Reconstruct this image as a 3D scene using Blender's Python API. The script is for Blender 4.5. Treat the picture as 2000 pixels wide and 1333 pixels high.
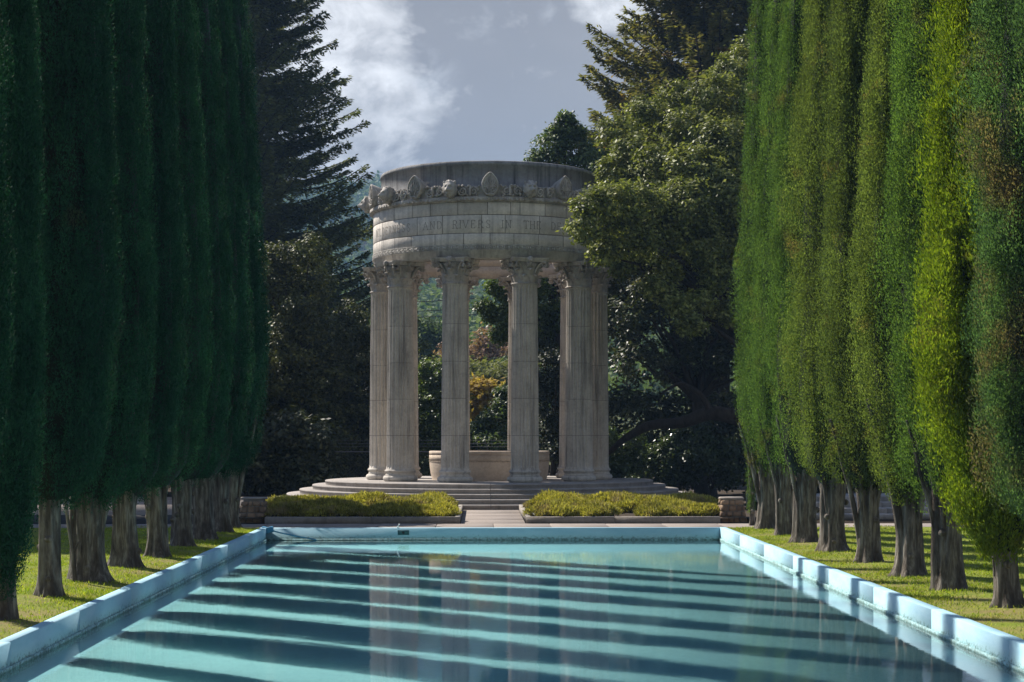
import bpy, math, random
import numpy as np
from math import sin, cos, pi, radians, sqrt, atan2

for o in list(bpy.data.objects):
    bpy.data.objects.remove(o)
scene = bpy.context.scene
COL = scene.collection

# ------------------------------------------------------------------ camera
F = 3430.0            # focal length in photo pixels (2000 wide)
CX, CH = -0.36, 2.17  # camera offset from the pool axis, height over the paving
cam = bpy.data.cameras.new('camera')
cam.sensor_width = 36.0
cam.lens = F / 2000.0 * 36.0
cam.shift_y = (848 - 666.5) / 2000.0
cam.clip_start = 0.1
cam.clip_end = 6000.0
camo = bpy.data.objects.new('camera', cam)
COL.objects.link(camo)
camo.location = (CX, 0, CH)
camo.rotation_euler = (radians(90), 0, -math.atan(66.0 / F))
scene.camera = camo

# ------------------------------------------------------------------ sun, sky, exposure
SUN_EL = radians(44.0)
SUN_H = (-0.735, 0.678)                      # horizontal direction towards the sun
sd = bpy.data.lights.new('sun', 'SUN')
sd.energy = 5.0
sd.angle = radians(0.45)
sd.color = (1.0, 0.93, 0.83)
so = bpy.data.objects.new('sun', sd)
COL.objects.link(so)
from mathutils import Vector, Matrix
sunvec = Vector((SUN_H[0] * cos(SUN_EL), SUN_H[1] * cos(SUN_EL), sin(SUN_EL)))
so.rotation_euler = sunvec.to_track_quat('Z', 'Y').to_euler()
so.location = sunvec * 100

world = bpy.data.worlds.new('World')
scene.world = world
world.use_nodes = True
wt = world.node_tree
wt.nodes.clear()


def nd(t, typ, **kw):
    n = t.nodes.new(typ)
    for k, v in kw.items():
        setattr(n, k, v)
    return n


def lk(t, a, b):
    t.links.new(a, b)


def mth(t, op, a, b=None, clamp=False):
    n = nd(t, 'ShaderNodeMath', operation=op)
    n.use_clamp = clamp
    for i, v in enumerate((a, b)):
        if v is None:
            continue
        if isinstance(v, (int, float)):
            n.inputs[i].default_value = v
        else:
            lk(t, v, n.inputs[i])
    return n.outputs[0]


def mixc(t, fac, a, b, blend='MIX'):
    n = nd(t, 'ShaderNodeMix', data_type='RGBA', blend_type=blend)
    for sock, v in ((n.inputs[0], fac), (n.inputs[6], a), (n.inputs[7], b)):
        if isinstance(v, (int, float)):
            sock.default_value = v
        elif isinstance(v, (tuple, list)):
            sock.default_value = (v[0], v[1], v[2], 1)
        else:
            lk(t, v, sock)
    return n.outputs[2]


def ramp(t, src, pts, interp='LINEAR'):
    n = nd(t, 'ShaderNodeValToRGB')
    r = n.color_ramp
    r.interpolation = interp
    while len(r.elements) < len(pts):
        r.elements.new(0.5)
    for e, (p, c) in zip(r.elements, pts):
        e.position = p
        e.color = (c[0], c[1], c[2], 1) if isinstance(c, (tuple, list)) else (c, c, c, 1)
    lk(t, src, n.inputs[0])
    return n.outputs[0]


def noise(t, vec, scale, detail=4, rough=0.55, dist=0.0):
    n = nd(t, 'ShaderNodeTexNoise')
    n.inputs['Scale'].default_value = scale
    n.inputs['Detail'].default_value = detail
    n.inputs['Roughness'].default_value = rough
    n.inputs['Distortion'].default_value = dist
    if vec is not None:
        lk(t, vec, n.inputs['Vector'])
    return n.outputs['Fac']


def mapping(t, vec, scale=(1, 1, 1), loc=(0, 0, 0)):
    n = nd(t, 'ShaderNodeMapping')
    n.inputs['Scale'].default_value = scale
    n.inputs['Location'].default_value = loc
    lk(t, vec, n.inputs['Vector'])
    return n.outputs[0]


sky = nd(wt, 'ShaderNodeTexSky', sky_type='NISHITA')
sky.sun_disc = False
sky.sun_elevation = SUN_EL
sky.sun_rotation = atan2(SUN_H[0], SUN_H[1])
sky.air_density = 1.0
sky.dust_density = 0.6
sky.ozone_density = 3.0
wtc = nd(wt, 'ShaderNodeTexCoord').outputs['Generated']


def skydir(px, py):
    v = Vector(((px - 934) / F, 1.0, (848 - py) / F))
    v.normalize()
    return v


def blob(px, py, rad, stretch=(1, 1, 1)):
    d = nd(wt, 'ShaderNodeVectorMath', operation='SUBTRACT')
    lk(wt, wtc, d.inputs[0])
    d.inputs[1].default_value = skydir(px, py)
    s = nd(wt, 'ShaderNodeVectorMath', operation='MULTIPLY')
    lk(wt, d.outputs[0], s.inputs[0])
    s.inputs[1].default_value = stretch
    l = nd(wt, 'ShaderNodeVectorMath', operation='LENGTH')
    lk(wt, s.outputs[0], l.inputs[0])
    return mth(wt, 'SUBTRACT', 1.0, mth(wt, 'DIVIDE', l.outputs['Value'], rad / F), clamp=True)


wn = noise(wt, mapping(wt, wtc, (1, 1, 1.5), (3.1, 0, 0.4)), 13, 9, 0.58, 0.25)
wn2 = noise(wt, mapping(wt, wtc, (1, 1, 2.0)), 5, 5, 0.5)
wn3 = noise(wt, mapping(wt, wtc, (1, 1, 1.3), (0.7, 2, 0)), 34, 8, 0.6, 0.3)
b = blob(660, 90, 275, (1, 1, 0.85))
for bb in (blob(735, 150, 170), blob(655, 190, 110, (1, 1, 1.2)), blob(1215, -20, 130)):
    b = mth(wt, 'MAXIMUM', b, bb)
edge = mth(wt, 'ADD', mth(wt, 'MULTIPLY', b, 1.35), mth(wt, 'MULTIPLY', mth(wt, 'SUBTRACT', wn, 0.5), 2.6))
bright = ramp(wt, edge, [(0.28, 0.0), (0.50, 0.55), (0.95, 1.0)])
inner = ramp(wt, wn3, [(0.36, 0.35), (0.60, 1.0)])
wisp_b = mth(wt, 'MAXIMUM', blob(925, 45, 75, (0.8, 1, 1.6)), mth(wt, 'MAXIMUM', blob(1085, 35, 55, (1.5, 1, 1)), blob(835, 150, 75)))
wisp = mth(wt, 'MULTIPLY', ramp(wt, wn3, [(0.50, 0.0), (0.72, 1.0)]), mth(wt, 'MULTIPLY', wisp_b, 1.5, True))
grey = ramp(wt, wn2, [(0.3, (1.60, 1.58, 1.66)), (0.7, (2.12, 2.06, 2.08))])
base = mixc(wt, mth(wt, 'MULTIPLY', bright, inner), grey, (6.2, 6.25, 6.35))
base = mixc(wt, mth(wt, 'MULTIPLY', wisp, 0.75), base, (3.9, 4.05, 4.3))
sepz = nd(wt, 'ShaderNodeSeparateXYZ')
lk(wt, wtc, sepz.inputs[0])
cover = mth(wt, 'MAXIMUM', ramp(wt, noise(wt, wtc, 2.2, 5), [(0.54, 0.0), (0.74, 0.4)]),
            ramp(wt, sepz.outputs['Y'], [(0.84, 0.0), (0.95, 1.0)]))
dim = mixc(wt, 1.0, sky.outputs[0], (0.78, 0.78, 0.82), 'MULTIPLY')
skycol = mixc(wt, cover, dim, base)
fill_bank = mth(wt, 'ADD', mth(wt, 'MULTIPLY', sepz.outputs['Y'], -0.94), mth(wt, 'MULTIPLY', sepz.outputs['X'], 0.30))
fill_bankf = mth(wt, 'MULTIPLY', ramp(wt, fill_bank, [(0.35, 0.0), (0.75, 1.0)]), ramp(wt, noise(wt, wtc, 3.0, 6), [(0.36, 0.35), (0.56, 1.0)]))
skycol = mixc(wt, fill_bankf, skycol, (2.3, 2.25, 2.2))  # unseen cloud bank behind the camera, added to brighten the temple front
bg = nd(wt, 'ShaderNodeBackground')
bg.inputs['Strength'].default_value = 0.092
lk(wt, skycol, bg.inputs['Color'])
wo = nd(wt, 'ShaderNodeOutputWorld')
lk(wt, bg.outputs[0], wo.inputs['Surface'])

scene.view_settings.view_transform = 'Standard'
scene.view_settings.look = 'None'
scene.view_settings.exposure = 0.95
scene.view_settings.gamma = 1.0
scene.cycles.max_bounces = 8
scene.cycles.transparent_max_bounces = 12
scene.cycles.sample_clamp_indirect = 6.0

rng = np.random.default_rng(7)
random.seed(7)

# ------------------------------------------------------------------ helpers


def hash3(ix, iy, iz):
    n = (ix * 374761393 + iy * 668265263 + iz * 2147483647 + 1013904223) & 0xFFFFFFFF
    n = ((n ^ (n >> 13)) * 1274126177) & 0xFFFFFFFF
    n = n ^ (n >> 16)
    return (n & 0xFFFF) / 65535.0


def vnoise(p):
    p = np.asarray(p, float)
    i = np.floor(p).astype(np.int64)
    f = p - i
    f = f * f * (3 - 2 * f)
    x, y, z = i[:, 0], i[:, 1], i[:, 2]
    r = 0
    for dx in (0, 1):
        wx = f[:, 0] if dx else 1 - f[:, 0]
        for dy in (0, 1):
            wy = f[:, 1] if dy else 1 - f[:, 1]
            for dz in (0, 1):
                wz = f[:, 2] if dz else 1 - f[:, 2]
                r = r + wx * wy * wz * hash3(x + dx, y + dy, z + dz)
    return r


class MB:
    """collects geometry, builds ONE mesh object"""

    def __init__(s):
        s.v, s.f, s.m, s.n = [], [], [], 0

    def add(s, v, f, mat=0):
        v = np.asarray(v, np.float32).reshape(-1, 3)
        f = np.asarray(f, np.int64)
        s.v.append(v)
        s.f.append(f + s.n)
        s.m.append(mat)
        s.n += len(v)

    def box(s, x0, x1, y0, y1, z0, z1, mat=0):
        v = [(x, y, z) for z in (z0, z1) for y in (y0, y1) for x in (x0, x1)]
        f = [(0, 2, 3, 1), (4, 5, 7, 6), (0, 1, 5, 4), (2, 6, 7, 3), (0, 4, 6, 2), (1, 3, 7, 5)]
        s.add(v, f, mat)

    def bev(s, x0, x1, y0, y1, z0, z1, b=0.015, mat=0):
        # box with chamfered top edges
        v = []
        for z, k in ((z0, 0), (z1 - b, 0), (z1, b)):
            v += [(x0 + k, y0 + k, z), (x1 - k, y0 + k, z), (x1 - k, y1 - k, z), (x0 + k, y1 - k, z)]
        f = []
        for r in (0, 4):
            for i in range(4):
                j = (i + 1) % 4
                f.append((r + i, r + j, r + 4 + j, r + 4 + i))
        f += [(8, 9, 10, 11), (3, 2, 1, 0)]
        s.add(v, f, mat)

    def grid(s, P, closed_u=False, closed_v=False, mat=0):
        P = np.asarray(P, float)
        nu, nv = P.shape[:2]
        U = np.arange(nu if closed_u else nu - 1)
        V = np.arange(nv if closed_v else nv - 1)
        uu, vv = np.meshgrid(U, V, indexing='ij')
        u2, v2 = (uu + 1) % nu, (vv + 1) % nv
        f = np.stack([uu * nv + vv, u2 * nv + vv, u2 * nv + v2, uu * nv + v2], -1).reshape(-1, 4)
        s.add(P.reshape(-1, 3), f, mat)

    def lathe(s, prof, n=96, c=(0, 0), a0=0.0, a1=2 * pi, mat=0):
        full = abs(a1 - a0 - 2 * pi) < 1e-6
        a = np.linspace(a0, a1, n, endpoint=not full)
        pr = np.asarray(prof, float)
        P = np.stack([c[0] + np.outer(np.sin(a), pr[:, 0]), c[1] - np.outer(np.cos(a), pr[:, 0]),
                      np.tile(pr[:, 1], (len(a), 1))], -1)
        s.grid(P, closed_u=full, mat=mat)

    def tube(s, pts, rad, n=8, mat=0, cap=True):
        pts = np.asarray(pts, float)
        rad = np.broadcast_to(np.asarray(rad, float), (len(pts),))
        T = np.gradient(pts, axis=0)
        T /= np.linalg.norm(T, axis=1)[:, None] + 1e-9
        ref = np.array([0, 0, 1.0]) if abs(T[0, 2]) < 0.8 else np.array([1.0, 0, 0])
        rings = []
        for p, t, r in zip(pts, T, rad):
            a = np.cross(t, ref)
            a /= np.linalg.norm(a) + 1e-9
            bb = np.cross(a, t)
            ang = np.arange(n) * 2 * pi / n
            rings.append(p + r * (np.outer(np.cos(ang), a) + np.outer(np.sin(ang), bb)))
        s.grid(np.array(rings), closed_v=True, mat=mat)
        if cap:
            for ring, fl in ((rings[0], False), (rings[-1], True)):
                idx = list(range(n))
                s.add(ring, [idx if fl else idx[::-1]], mat)

    def blades(s, base, d, side, L, W, mid=0.45, mat=0):
        L = np.broadcast_to(L, (len(base),))[:, None]
        W = np.broadcast_to(W, (len(base),))[:, None]
        v = np.stack([base, base + d * L * mid + side * W * 0.5, base + d * L, base + d * L * mid - side * W * 0.5], 1)
        f = np.arange(len(base) * 4).reshape(-1, 4)
        s.add(v.reshape(-1, 3), f, mat)

    def build(s, name, mats, parent=None, smooth=False, loc=None):
        me = bpy.data.meshes.new(name)
        V = np.concatenate(s.v)
        me.vertices.add(len(V))
        me.vertices.foreach_set('co', V.astype(np.float32).ravel())
        loops = np.concatenate([f.ravel() for f in s.f])
        tot = np.concatenate([np.full(len(f), f.shape[1]) for f in s.f])
        start = np.concatenate([[0], np.cumsum(tot)[:-1]])
        mi = np.concatenate([np.full(len(f), m) for f, m in zip(s.f, s.m)])
        me.loops.add(len(loops))
        me.loops.foreach_set('vertex_index', loops.astype(np.int32))
        me.polygons.add(len(tot))
        me.polygons.foreach_set('loop_start', start.astype(np.int32))
        me.polygons.foreach_set('material_index', mi.astype(np.int32))
        if smooth:
            me.polygons.foreach_set('use_smooth', np.ones(len(tot), bool))
        me.update(calc_edges=True)
        me.validate()
        for m in (mats if isinstance(mats, (list, tuple)) else [mats]):
            me.materials.append(m)
        o = bpy.data.objects.new(name, me)
        COL.objects.link(o)
        if parent:
            o.parent = parent
        if loc is not None:
            o.location = loc
        return o


def tag(o, label=None, cat=None, group=None, kind=None):
    for k, v in (('label', label), ('category', cat), ('group', group), ('kind', kind)):
        if v:
            o[k] = v
    return o


def empty(name, loc=(0, 0, 0), rz=0.0, parent=None):
    o = bpy.data.objects.new(name, None)
    COL.objects.link(o)
    o.location = loc
    o.rotation_euler = (0, 0, rz)
    o.empty_display_size = 0.3
    if parent:
        o.parent = parent
    return o


def at(px, py, Y):
    """a point of the place, from where it is sighted in the photograph and its distance"""
    return np.array([CX + (px - 934) / F * Y, Y, CH + (848 - py) / F * Y])


def unit(v):
    return v / (np.linalg.norm(v, axis=-1, keepdims=True) + 1e-9)


def sstep(a, b_, x):
    t = np.clip((x - a) / (b_ - a), 0, 1)
    return t * t * (3 - 2 * t)


# ------------------------------------------------------------------ materials
def newmat(name):
    m = bpy.data.materials.new(name)
    m.use_nodes = True
    t = m.node_tree
    t.nodes.clear()
    out = nd(t, 'ShaderNodeOutputMaterial')
    return m, t, out


def bsdf(t, out, col, rough=0.8, spec=0.3, bump=None, bstr=0.3, bdist=0.02):
    p = nd(t, 'ShaderNodeBsdfPrincipled')
    if isinstance(col, (tuple, list)):
        p.inputs['Base Color'].default_value = (*col, 1)
    else:
        lk(t, col, p.inputs['Base Color'])
    if isinstance(rough, (int, float)):
        p.inputs['Roughness'].default_value = rough
    else:
        lk(t, rough, p.inputs['Roughness'])
    p.inputs['Specular IOR Level'].default_value = spec
    if bump is not None:
        bn = nd(t, 'ShaderNodeBump')
        bn.inputs['Strength'].default_value = bstr
        bn.inputs['Distance'].default_value = bdist
        lk(t, bump, bn.inputs['Height'])
        lk(t, bn.outputs[0], p.inputs['Normal'])
    if out is not None:
        lk(t, p.outputs[0], out.inputs['Surface'])
    return p


def objco(t):
    return nd(t, 'ShaderNodeTexCoord').outputs['Object']


def geopos(t):
    return nd(t, 'ShaderNodeNewGeometry').outputs['Position']


def leafmat(name, cols, trans=0.35, rough=0.55, spec=0.12, patch=None, pscale=0.8, pthr=(0.6, 0.75), tcol=None, vary=0.2):
    m, t, out = newmat(name)
    g = nd(t, 'ShaderNodeNewGeometry')
    n = len(cols)
    c = ramp(t, g.outputs['Random Per Island'], [(i / max(1, n - 1), cols[i]) for i in range(n)])
    nz = noise(t, g.outputs['Position'], 1.1, 3)
    c = mixc(t, 1.0, c, ramp(t, nz, [(0.3, 0.72), (0.7, 1.25)]), 'MULTIPLY')
    c = mixc(t, 0.6, c, ramp(t, noise(t, g.outputs['Position'], 5.0, 3), [(0.3, 0.6), (0.7, 1.3)]), 'MULTIPLY')
    oi = nd(t, 'ShaderNodeObjectInfo')
    c = mixc(t, 1.0, c, ramp(t, oi.outputs['Random'], [(0.0, (1 - vary, 1 - vary, 1 - 0.6 * vary)), (1.0, (1 + 1.15 * vary, 1 + vary, 1 + 0.6 * vary))]), 'MULTIPLY')
    if patch:
        pf = ramp(t, noise(t, g.outputs['Position'], pscale, 4, 0.6), [(pthr[0], 0.0), (pthr[1], 1.0)])
        c = mixc(t, mth(t, 'MULTIPLY', pf, 0.75), c, patch)
    p = bsdf(t, None, c, rough, spec)
    tr = nd(t, 'ShaderNodeBsdfTranslucent')
    lk(t, mixc(t, 1.0, c, tcol or (1.5, 1.6, 0.7), 'MULTIPLY'), tr.inputs['Color'])
    mx = nd(t, 'ShaderNodeMixShader')
    mx.inputs[0].default_value = trans
    lk(t, p.outputs[0], mx.inputs[1])
    lk(t, tr.outputs[0], mx.inputs[2])
    lk(t, mx.outputs[0], out.inputs['Surface'])
    return m


def stonemat(name, c1, c2, dark, streak=0.6, joint=0.0, tint=0.10, top_dark=False, bumpk=0.35):
    m, t, out = newmat(name)
    g = nd(t, 'ShaderNodeNewGeometry')
    pos = g.outputs['Position']
    n1 = noise(t, pos, 1.7, 6, 0.6)
    n2 = noise(t, pos, 14, 5, 0.6)
    c = ramp(t, n1, [(0.35, c1), (0.65, c2)])
    c = mixc(t, 0.5, c, ramp(t, n2, [(0.3, 0.72), (0.7, 1.15)]), 'MULTIPLY')
    isl = ramp(t, g.outputs['Random Per Island'], [(0, 1 - tint), (1, 1 + tint)])
    c = mixc(t, 1.0, c, isl, 'MULTIPLY')
    st = noise(t, mapping(t, pos, (5, 5, 0.35)), 1.0, 5, 0.65)
    sf = ramp(t, st, [(0.50, 0.0), (0.72, 1.0)])
    c = mixc(t, mth(t, 'MULTIPLY', sf, streak), c, dark)
    blot = ramp(t, noise(t, pos, 2.6, 6, 0.7), [(0.56, 0.0), (0.72, 1.0)])
    c = mixc(t, mth(t, 'MULTIPLY', blot, 0.4), c, dark)
    bsdf(t, out, c, 0.9, 0.2, mth(t, 'ADD', n2, mth(t, 'MULTIPLY', noise(t, pos, 50, 3), 0.4)), bumpk, 0.02)
    return m


M = {}
M['stone'] = stonemat('weathered limestone', (0.43, 0.405, 0.37), (0.56, 0.53, 0.485), (0.17, 0.165, 0.16), 0.75)
M['stone_fr'] = stonemat('frieze block limestone', (0.46, 0.425, 0.38), (0.63, 0.58, 0.515), (0.22, 0.205, 0.19), 0.55, tint=0.17)
M['stone_col'] = stonemat('column limestone', (0.44, 0.405, 0.36), (0.56, 0.52, 0.465), (0.15, 0.14, 0.13), 0.85)
M['stone_dark'] = stonemat('dark grey limestone', (0.16, 0.16, 0.16), (0.25, 0.245, 0.24), (0.05, 0.05, 0.053), 0.9)  # darker, greyer limestone for the drum
M['stone_orn'] = stonemat('carved limestone', (0.32, 0.295, 0.265), (0.46, 0.425, 0.38), (0.08, 0.078, 0.075), 0.75)
M['stone_in'] = stonemat('inner limestone with bounce tint', (0.40, 0.345, 0.295), (0.48, 0.42, 0.36), (0.2, 0.17, 0.15), 0.4)  # warm pink of bounced light put into the stone colour
M['stone_well'] = stonemat('warm limestone', (0.44, 0.36, 0.29), (0.54, 0.455, 0.37), (0.25, 0.2, 0.17), 0.3)
M['engraved'] = stonemat('engraved letters', (0.20, 0.185, 0.165), (0.26, 0.24, 0.215), (0.1, 0.1, 0.1), 0.2)
M['step'] = stonemat('step stone', (0.27, 0.245, 0.225), (0.35, 0.32, 0.295), (0.11, 0.105, 0.10), 0.4)
M['joint'] = stonemat('drum joint', (0.15, 0.14, 0.13), (0.25, 0.23, 0.21), (0.09, 0.09, 0.085), 0.3)
M['rubble'] = stonemat('brown rubble stone', (0.20, 0.135, 0.09), (0.33, 0.24, 0.165), (0.10, 0.075, 0.06), 0.3, tint=0.35, bumpk=0.8)
M['mortar'] = stonemat('mortar', (0.16, 0.14, 0.12), (0.22, 0.2, 0.18), (0.1, 0.09, 0.08), 0.2)
M['kerb'] = stonemat('bed kerb concrete', (0.22, 0.195, 0.17), (0.29, 0.26, 0.23), (0.12, 0.11, 0.10), 0.4)


def pavemat():
    m, t, out = newmat('pinkish concrete paving')
    pos = geopos(t)
    n = noise(t, pos, 1.3, 7, 0.62)
    c = ramp(t, n, [(0.32, (0.21, 0.18, 0.16)), (0.68, (0.29, 0.25, 0.225))])
    c = mixc(t, 0.5, c, ramp(t, noise(t, pos, 35, 4), [(0.3, 0.7), (0.7, 1.2)]), 'MULTIPLY')
    c = mixc(t, ramp(t, noise(t, pos, 0.6, 6, 0.7), [(0.55, 0.0), (0.75, 0.45)]), c, (0.22, 0.19, 0.16))
    bsdf(t, out, c, 0.9, 0.2, noise(t, pos, 60, 3), 0.25, 0.01)
    return m


M['paving'] = pavemat()


def barkmat():
    m, t, out = newmat('grey furrowed cypress bark')
    oc = objco(t)
    n = noise(t, mapping(t, oc, (9, 9, 1.3)), 1.6, 7, 0.65, 0.4)
    c = ramp(t, n, [(0.30, (0.028, 0.022, 0.018)), (0.48, (0.12, 0.102, 0.084)), (0.66, (0.27, 0.245, 0.21))])
    big = ramp(t, noise(t, mapping(t, oc, (2.4, 2.4, 1.0)), 1.5, 5, 0.6), [(0.47, 0.0), (0.62, 1.0)])
    c = mixc(t, mth(t, 'MULTIPLY', big, 0.8), c, (0.045, 0.034, 0.028))
    bsdf(t, out, c, 0.95, 0.15, n, 1.0, 0.05)
    return m


M['bark'] = barkmat()


def darkbark():
    m, t, out = newmat('dark brown bark')
    oc = objco(t)
    n = noise(t, mapping(t, oc, (5, 5, 1.5)), 1.6, 6, 0.65, 0.4)
    c = ramp(t, n, [(0.3, (0.015, 0.012, 0.010)), (0.7, (0.055, 0.044, 0.035))])
    bsdf(t, out, c, 0.95, 0.15, n, 0.8, 0.05)
    return m


M['darkbark'] = darkbark()
M['cy_left'] = leafmat('shade-deepened green cypress foliage', [(0.016, 0.056, 0.032), (0.024, 0.082, 0.045), (0.034, 0.108, 0.054)], 0.15, 0.75, 0.04, tcol=(1.1, 1.7, 0.6),
                       patch=(0.075, 0.062, 0.035), pscale=1.3, pthr=(0.66, 0.78))  # shade on the row's near side partly put into the green
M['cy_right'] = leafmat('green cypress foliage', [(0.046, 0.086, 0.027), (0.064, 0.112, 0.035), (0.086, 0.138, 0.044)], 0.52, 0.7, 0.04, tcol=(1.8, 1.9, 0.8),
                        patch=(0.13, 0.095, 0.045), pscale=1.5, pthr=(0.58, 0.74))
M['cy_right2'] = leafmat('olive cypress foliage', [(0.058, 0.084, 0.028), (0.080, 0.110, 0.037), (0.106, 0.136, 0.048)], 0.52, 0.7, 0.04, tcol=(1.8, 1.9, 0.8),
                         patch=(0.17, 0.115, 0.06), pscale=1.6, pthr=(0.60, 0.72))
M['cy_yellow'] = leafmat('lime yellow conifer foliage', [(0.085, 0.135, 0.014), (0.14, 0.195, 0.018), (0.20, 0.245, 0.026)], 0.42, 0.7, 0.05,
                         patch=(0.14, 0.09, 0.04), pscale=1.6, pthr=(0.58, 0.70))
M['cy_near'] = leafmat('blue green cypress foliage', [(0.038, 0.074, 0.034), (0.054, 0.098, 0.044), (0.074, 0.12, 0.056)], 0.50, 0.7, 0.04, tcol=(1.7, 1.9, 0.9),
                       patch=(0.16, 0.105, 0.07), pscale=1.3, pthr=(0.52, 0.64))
M['cy_core'] = leafmat('shaded inner core', [(0.008, 0.013, 0.006), (0.013, 0.018, 0.009)], 0.0)  # shade inside the crowns put into this near-black colour
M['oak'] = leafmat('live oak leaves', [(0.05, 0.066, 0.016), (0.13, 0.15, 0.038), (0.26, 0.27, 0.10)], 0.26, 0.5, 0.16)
M['oak_shade'] = leafmat('live oak leaves darkened for shade', [(0.022, 0.030, 0.010), (0.042, 0.052, 0.017), (0.09, 0.098, 0.038)], 0.16, 0.48, 0.3)  # leaf colour darkened to carry the shade of backlit trees
M['oak_half_shade'] = leafmat('live oak leaves half darkened for shade', [(0.026, 0.034, 0.010), (0.058, 0.068, 0.02), (0.14, 0.145, 0.055)], 0.18, 0.5, 0.16)  # part of the crown's shade put into this leaf colour
M['bay'] = leafmat('bay leaves', [(0.045, 0.075, 0.020), (0.085, 0.125, 0.03), (0.14, 0.18, 0.05)], 0.32, 0.48, 0.3)
M['redwood_l'] = leafmat('dark conifer needles', [(0.055, 0.068, 0.028), (0.095, 0.11, 0.042), (0.15, 0.16, 0.055)], 0.32, 0.6, 0.2,
                         patch=(0.16, 0.145, 0.045), pscale=0.5, pthr=(0.55, 0.68))
M['redwood_r'] = leafmat('browning conifer needles', [(0.075, 0.082, 0.028), (0.13, 0.13, 0.042), (0.20, 0.165, 0.06)], 0.35, 0.6, 0.2,
                         patch=(0.21, 0.085, 0.04), pscale=0.6, pthr=(0.58, 0.72))
M['far_green'] = leafmat('hillside leaves', [(0.040, 0.070, 0.026), (0.075, 0.11, 0.04), (0.12, 0.155, 0.06)], 0.25, 0.7, 0.1)
M['far_olive'] = leafmat('olive leaves', [(0.11, 0.12, 0.045), (0.16, 0.17, 0.065), (0.21, 0.215, 0.10)], 0.25, 0.7, 0.1)
M['far_brown'] = leafmat('brown autumn leaves', [(0.16, 0.095, 0.065), (0.23, 0.145, 0.10), (0.29, 0.20, 0.14)], 0.25, 0.7, 0.1)
M['far_yellow'] = leafmat('yellow autumn leaves', [(0.24, 0.16, 0.03), (0.34, 0.24, 0.05), (0.42, 0.31, 0.08)], 0.3, 0.7, 0.1)
M['glossy'] = leafmat('glossy shrub leaves', [(0.03, 0.05, 0.016), (0.055, 0.085, 0.025), (0.09, 0.12, 0.035)], 0.25, 0.32, 0.4)
M['heath'] = leafmat('yellow green heath foliage', [(0.13, 0.13, 0.03), (0.29, 0.275, 0.055), (0.48, 0.42, 0.12)], 0.28,
                     patch=(0.27, 0.20, 0.15), pscale=1.6, pthr=(0.52, 0.66))
M['grassblade'] = leafmat('lawn grass blades', [(0.11, 0.18, 0.014), (0.22, 0.29, 0.025), (0.36, 0.37, 0.06)], 0.35, 0.6, 0.2,
                          patch=(0.30, 0.24, 0.10), pscale=0.9, pthr=(0.52, 0.72))


def lawnmat():
    m, t, out = newmat('lawn turf')
    pos = geopos(t)
    c = ramp(t, noise(t, pos, 3.0, 8, 0.7), [(0.3, (0.12, 0.175, 0.018)), (0.55, (0.20, 0.24, 0.03)), (0.75, (0.28, 0.26, 0.055))])
    sep = nd(t, 'ShaderNodeSeparateXYZ')
    lk(t, pos, sep.inputs[0])
    ax = mth(t, 'ABSOLUTE', sep.outputs['X'])
    near = ramp(t, ax, [(0.0, 1.0), (1.0, 1.0)])
    strip = mth(t, 'MULTIPLY', ramp(t, mth(t, 'DIVIDE', mth(t, 'SUBTRACT', ax, 5.3), 2.2), [(0.0, 0.55), (0.35, 0.5), (0.75, 0.0)]), 0.24)
    dry = ramp(t, mth(t, 'ADD', noise(t, pos, 1.3, 7, 0.7), strip), [(0.50, 0.0), (0.74, 0.85)])
    c = mixc(t, dry, c, (0.24, 0.185, 0.085))
    c = mixc(t, 0.6, c, ramp(t, noise(t, pos, 60, 3), [(0.3, 0.6), (0.7, 1.3)]), 'MULTIPLY')
    bsdf(t, out, c, 0.9, 0.1, noise(t, pos, 45, 4), 0.9, 0.04)
    return m


M['lawn'] = lawnmat()


def soilmat(name, a, b_, lit=None):
    m, t, out = newmat(name)
    pos = geopos(t)
    c = ramp(t, noise(t, pos, 2.0, 8, 0.7), [(0.35, a), (0.65, b_)])
    if lit:
        c = mixc(t, ramp(t, noise(t, pos, 9, 5, 0.7), [(0.5, 0.0), (0.6, 0.8)]), c, lit)
    bsdf(t, out, c, 0.95, 0.1, noise(t, pos, 25, 4), 0.6, 0.03)
    return m


M['soil'] = soilmat('leafy soil', (0.035, 0.027, 0.02), (0.07, 0.053, 0.038))
M['gravel'] = soilmat('gravel drive with fallen leaves', (0.26, 0.24, 0.225), (0.40, 0.375, 0.35), (0.22, 0.115, 0.07))
M['asphalt'] = soilmat('dark asphalt', (0.04, 0.04, 0.042), (0.065, 0.065, 0.066))
M['hill'] = soilmat('hillside scrub ground', (0.05, 0.07, 0.025), (0.10, 0.10, 0.045))


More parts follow.
